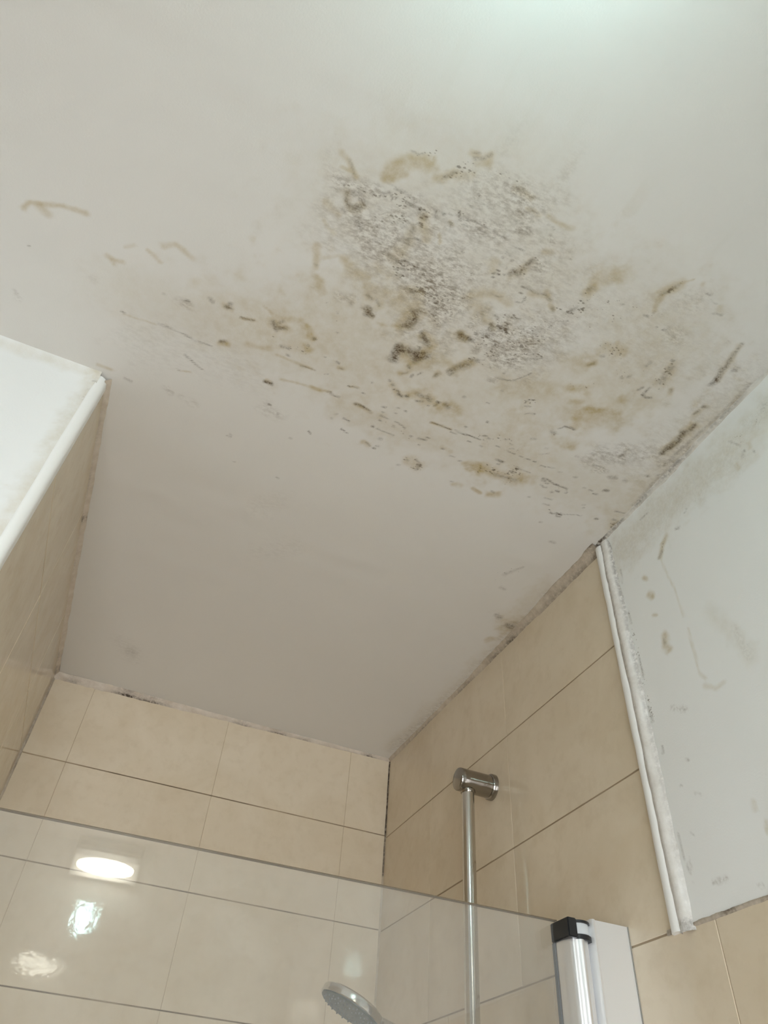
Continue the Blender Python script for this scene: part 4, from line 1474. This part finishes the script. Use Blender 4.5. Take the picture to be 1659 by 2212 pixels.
# ------------------------------------------------------------------ shower screen
GT = 1.8736                                   # top of the glass
GY = -0.8334
g0 = Vector((-0.086, -0.8030, 0))
g1 = Vector((-0.838, -0.7815, 0))
gd = (g1 - g0).normalized()
gn = Vector((-gd.y, gd.x, 0))
screen = tag(empty('shower_screen', (-0.08, -0.815, 0.0)), 'clear glass shower screen with aluminium hinge post on right wall', 'shower screen')
bm = bmesh.new()
a = [g0 + gn * 0.003, g1 + gn * 0.003, g1 - gn * 0.003, g0 - gn * 0.003]
lo = [bm.verts.new((p.x, p.y, 0.03)) for p in a]
hi = [bm.verts.new((p.x, p.y, GT)) for p in a]
bm.faces.new(lo[::-1]); bm.faces.new(hi)
for i in range(4):
    j = (i + 1) % 4
    bm.faces.new((lo[i], lo[j], hi[j], hi[i]))
bmesh.ops.recalc_face_normals(bm, faces=bm.faces)
pane = local(obj('glass_pane', bm, 'glass'), screen)
bm = bmesh.new()                              # ground top edge of the glass
a = [g0 + gn * 0.0032, g1 + gn * 0.0032, g1 - gn * 0.0032, g0 - gn * 0.0032]
lo = [bm.verts.new((p.x, p.y, GT - 0.0008)) for p in a]
hi = [bm.verts.new((p.x, p.y, GT + 0.0002)) for p in a]
bm.faces.new(lo[::-1]); bm.faces.new(hi)
for i in range(4):
    j = (i + 1) % 4
    bm.faces.new((lo[i], lo[j], hi[j], hi[i]))
bmesh.ops.recalc_face_normals(bm, faces=bm.faces)
obj('ground_edge', bm, 'glass_edge', pane)
bm = bmesh.new()
a = [g0 + gn * 0.008, g1 + gn * 0.008, g1 - gn * 0.008, g0 - gn * 0.008]
lo = [bm.verts.new((p.x, p.y, 0.0)) for p in a]
hi = [bm.verts.new((p.x, p.y, 0.03)) for p in a]
bm.faces.new(lo[::-1]); bm.faces.new(hi)
for i in range(4):
    j = (i + 1) % 4
    bm.faces.new((lo[i], lo[j], hi[j], hi[i]))
bmesh.ops.recalc_face_normals(bm, faces=bm.faces)
local(obj('bottom_rail', bm, 'aluminium'), screen)


def extrude_section(pts, z0, z1):
    bm = bmesh.new()
    lo = [bm.verts.new((x, y, z0)) for x, y in pts]
    hi = [bm.verts.new((x, y, z1)) for x, y in pts]
    n = len(pts)
    bm.faces.new(lo[::-1]); bm.faces.new(hi)
    for i in range(n):
        j = (i + 1) % n
        bm.faces.new((lo[i], lo[j], hi[j], hi[i]))
    bmesh.ops.recalc_face_normals(bm, faces=bm.faces)
    return bm


PX0, PX1 = -0.0900, -0.0570                     # hinge post, left and right
pc = (PX0 + PX1) / 2
TZ = 1.848                                     # top of the aluminium post
# post section: rounded face towards the room with two shallow flutes
sec = [(PX0, -0.806)]
for k in range(25):
    a = math.pi * k / 24
    r = 0.0165 + (0.0012 * math.cos(8 * a) if 4 < k < 20 else 0)
    sec.append((pc - (PX1 - PX0) / 2 * math.cos(a), -0.816 - (r + 0.004) * math.sin(a)))
sec.append((PX1, -0.806))
post = auto_smooth(local(obj('hinge_post', extrude_section(sec, 0.0, TZ), 'aluminium'), screen), 40)
# groove strip that takes the glass
local(obj('gasket', extrude_section([(PX0 - 0.0016, -0.804), (PX0 + 0.001, -0.804), (PX0 + 0.001, -0.799), (PX0 - 0.0016, -0.799)], 0.0, TZ), 'gasket'), screen)
# wall profile: a bright flat strip from post to wall
wp = auto_smooth(local(obj('wall_profile', extrude_section([(PX1 + 0.001, -0.8335), (PX1 + 0.0035, -0.8365), (PX1 + 0.0065, -0.8355), (PX1 + 0.0075, -0.8335), (-0.0012, -0.8335), (-0.0012, -0.808), (PX1 + 0.001, -0.808)], 0.0, GT), 'polished'), screen), 40)
local(obj('wall_seal', extrude_section([(-0.0014, -0.8345), (0.0004, -0.8345), (0.0004, -0.828), (-0.0014, -0.828)], 0.0, GT), 'gasket_light'), screen)
# black hinge cap with a milky roller
bm = bmesh.new()
box(bm, PX0 - 0.003, PX0 + 0.010, -0.839, -0.800, TZ, TZ + 0.0215)
bmesh.ops.bevel(bm, geom=list(bm.edges), offset=0.0012, segments=2, affect='EDGES')
capo = local(obj('hinge_cap', bm, 'black'), screen)
bm = bmesh.new()
lathe(bm, (pc + 0.005, -0.8215, TZ), (0, 0, 1), [(0, 0.0160), (0.0055, 0.0160), (0.0062, 0.015)], 40)
auto_smooth(obj('cap_ring', bm, 'black', capo))
bm = bmesh.new()
lathe(bm, (pc + 0.005, -0.8215, TZ + 0.0185), (0, 0, 1), [(0, 0.0155), (0.0028, 0.0155), (0.0034, 0.0145)], 40)
auto_smooth(obj('cap_lid', bm, 'black', capo))
bm = bmesh.new()
lathe(bm, (pc + 0.005, -0.8215, TZ + 0.0062), (0, 0, 1), [(0, 0.0138), (0.0062, 0.0142), (0.0123, 0.0138)], 40)
auto_smooth(obj('roller', bm, 'white_plastic', capo))

# ------------------------------------------------------------------ lamps behind and above the camera
lamp = tag(empty('ceiling_lamp', (-0.57, -1.72, HC)), 'round opal ceiling lamp casting a cool glow at the top of the ceiling', 'lamp')
bm = bmesh.new()
lathe(bm, (-0.57, -1.72, HC + 0.002), (0, 0, -1), [(0, 0.062), (0.022, 0.062), (0.026, 0.058)], 48)
auto_smooth(local(obj('lamp_base', bm, 'trim'), lamp))
bm = bmesh.new()
lathe(bm, (-0.57, -1.72, HC - 0.024), (0, 0, -1), [(0, 0.026), (0.03, 0.034), (0.055, 0.036), (0.075, 0.030), (0.086, 0.016), (0.089, 0.003)], 48)
auto_smooth(local(obj('lamp_shade', bm, 'lamp'), lamp), 60)

LX0, LX1 = -0.785, -0.570
wl = tag(empty('wall_lamp', (-0.665, YR, 2.30)), 'rectangular wall lamp seen as a reflection in the shower glass', 'lamp')
bm = bmesh.new(); box(bm, LX0, LX1, YR, YR + 0.02, 2.338, 2.442)
local(obj('back_plate', bm, 'trim'), wl)
bm = bmesh.new()
box(bm, LX0, LX1, YR + 0.02, YR + 0.075, 2.433, 2.442)
box(bm, LX0, LX1, YR + 0.02, YR + 0.075, 2.402, 2.408)
box(bm, LX0, LX0 + 0.008, YR + 0.02, YR + 0.075, 2.408, 2.433)
box(bm, LX1 - 0.008, LX1, YR + 0.02, YR + 0.075, 2.408, 2.433)
local(obj('lamp_frame', bm, 'gasket'), wl)
bm = bmesh.new()
xs = [math.cos(math.pi * k / 16) for k in range(17)]
sweep(bm, [((LX0 + LX1) / 2 - 0.092 * c, YR + 0.05, 2.366) for c in xs], [0.003 + 0.022 * math.sqrt(1 - c * c) for c in xs], 24)
auto_smooth(local(obj('lamp_tube', bm, 'wall_lamp'), wl), 50)
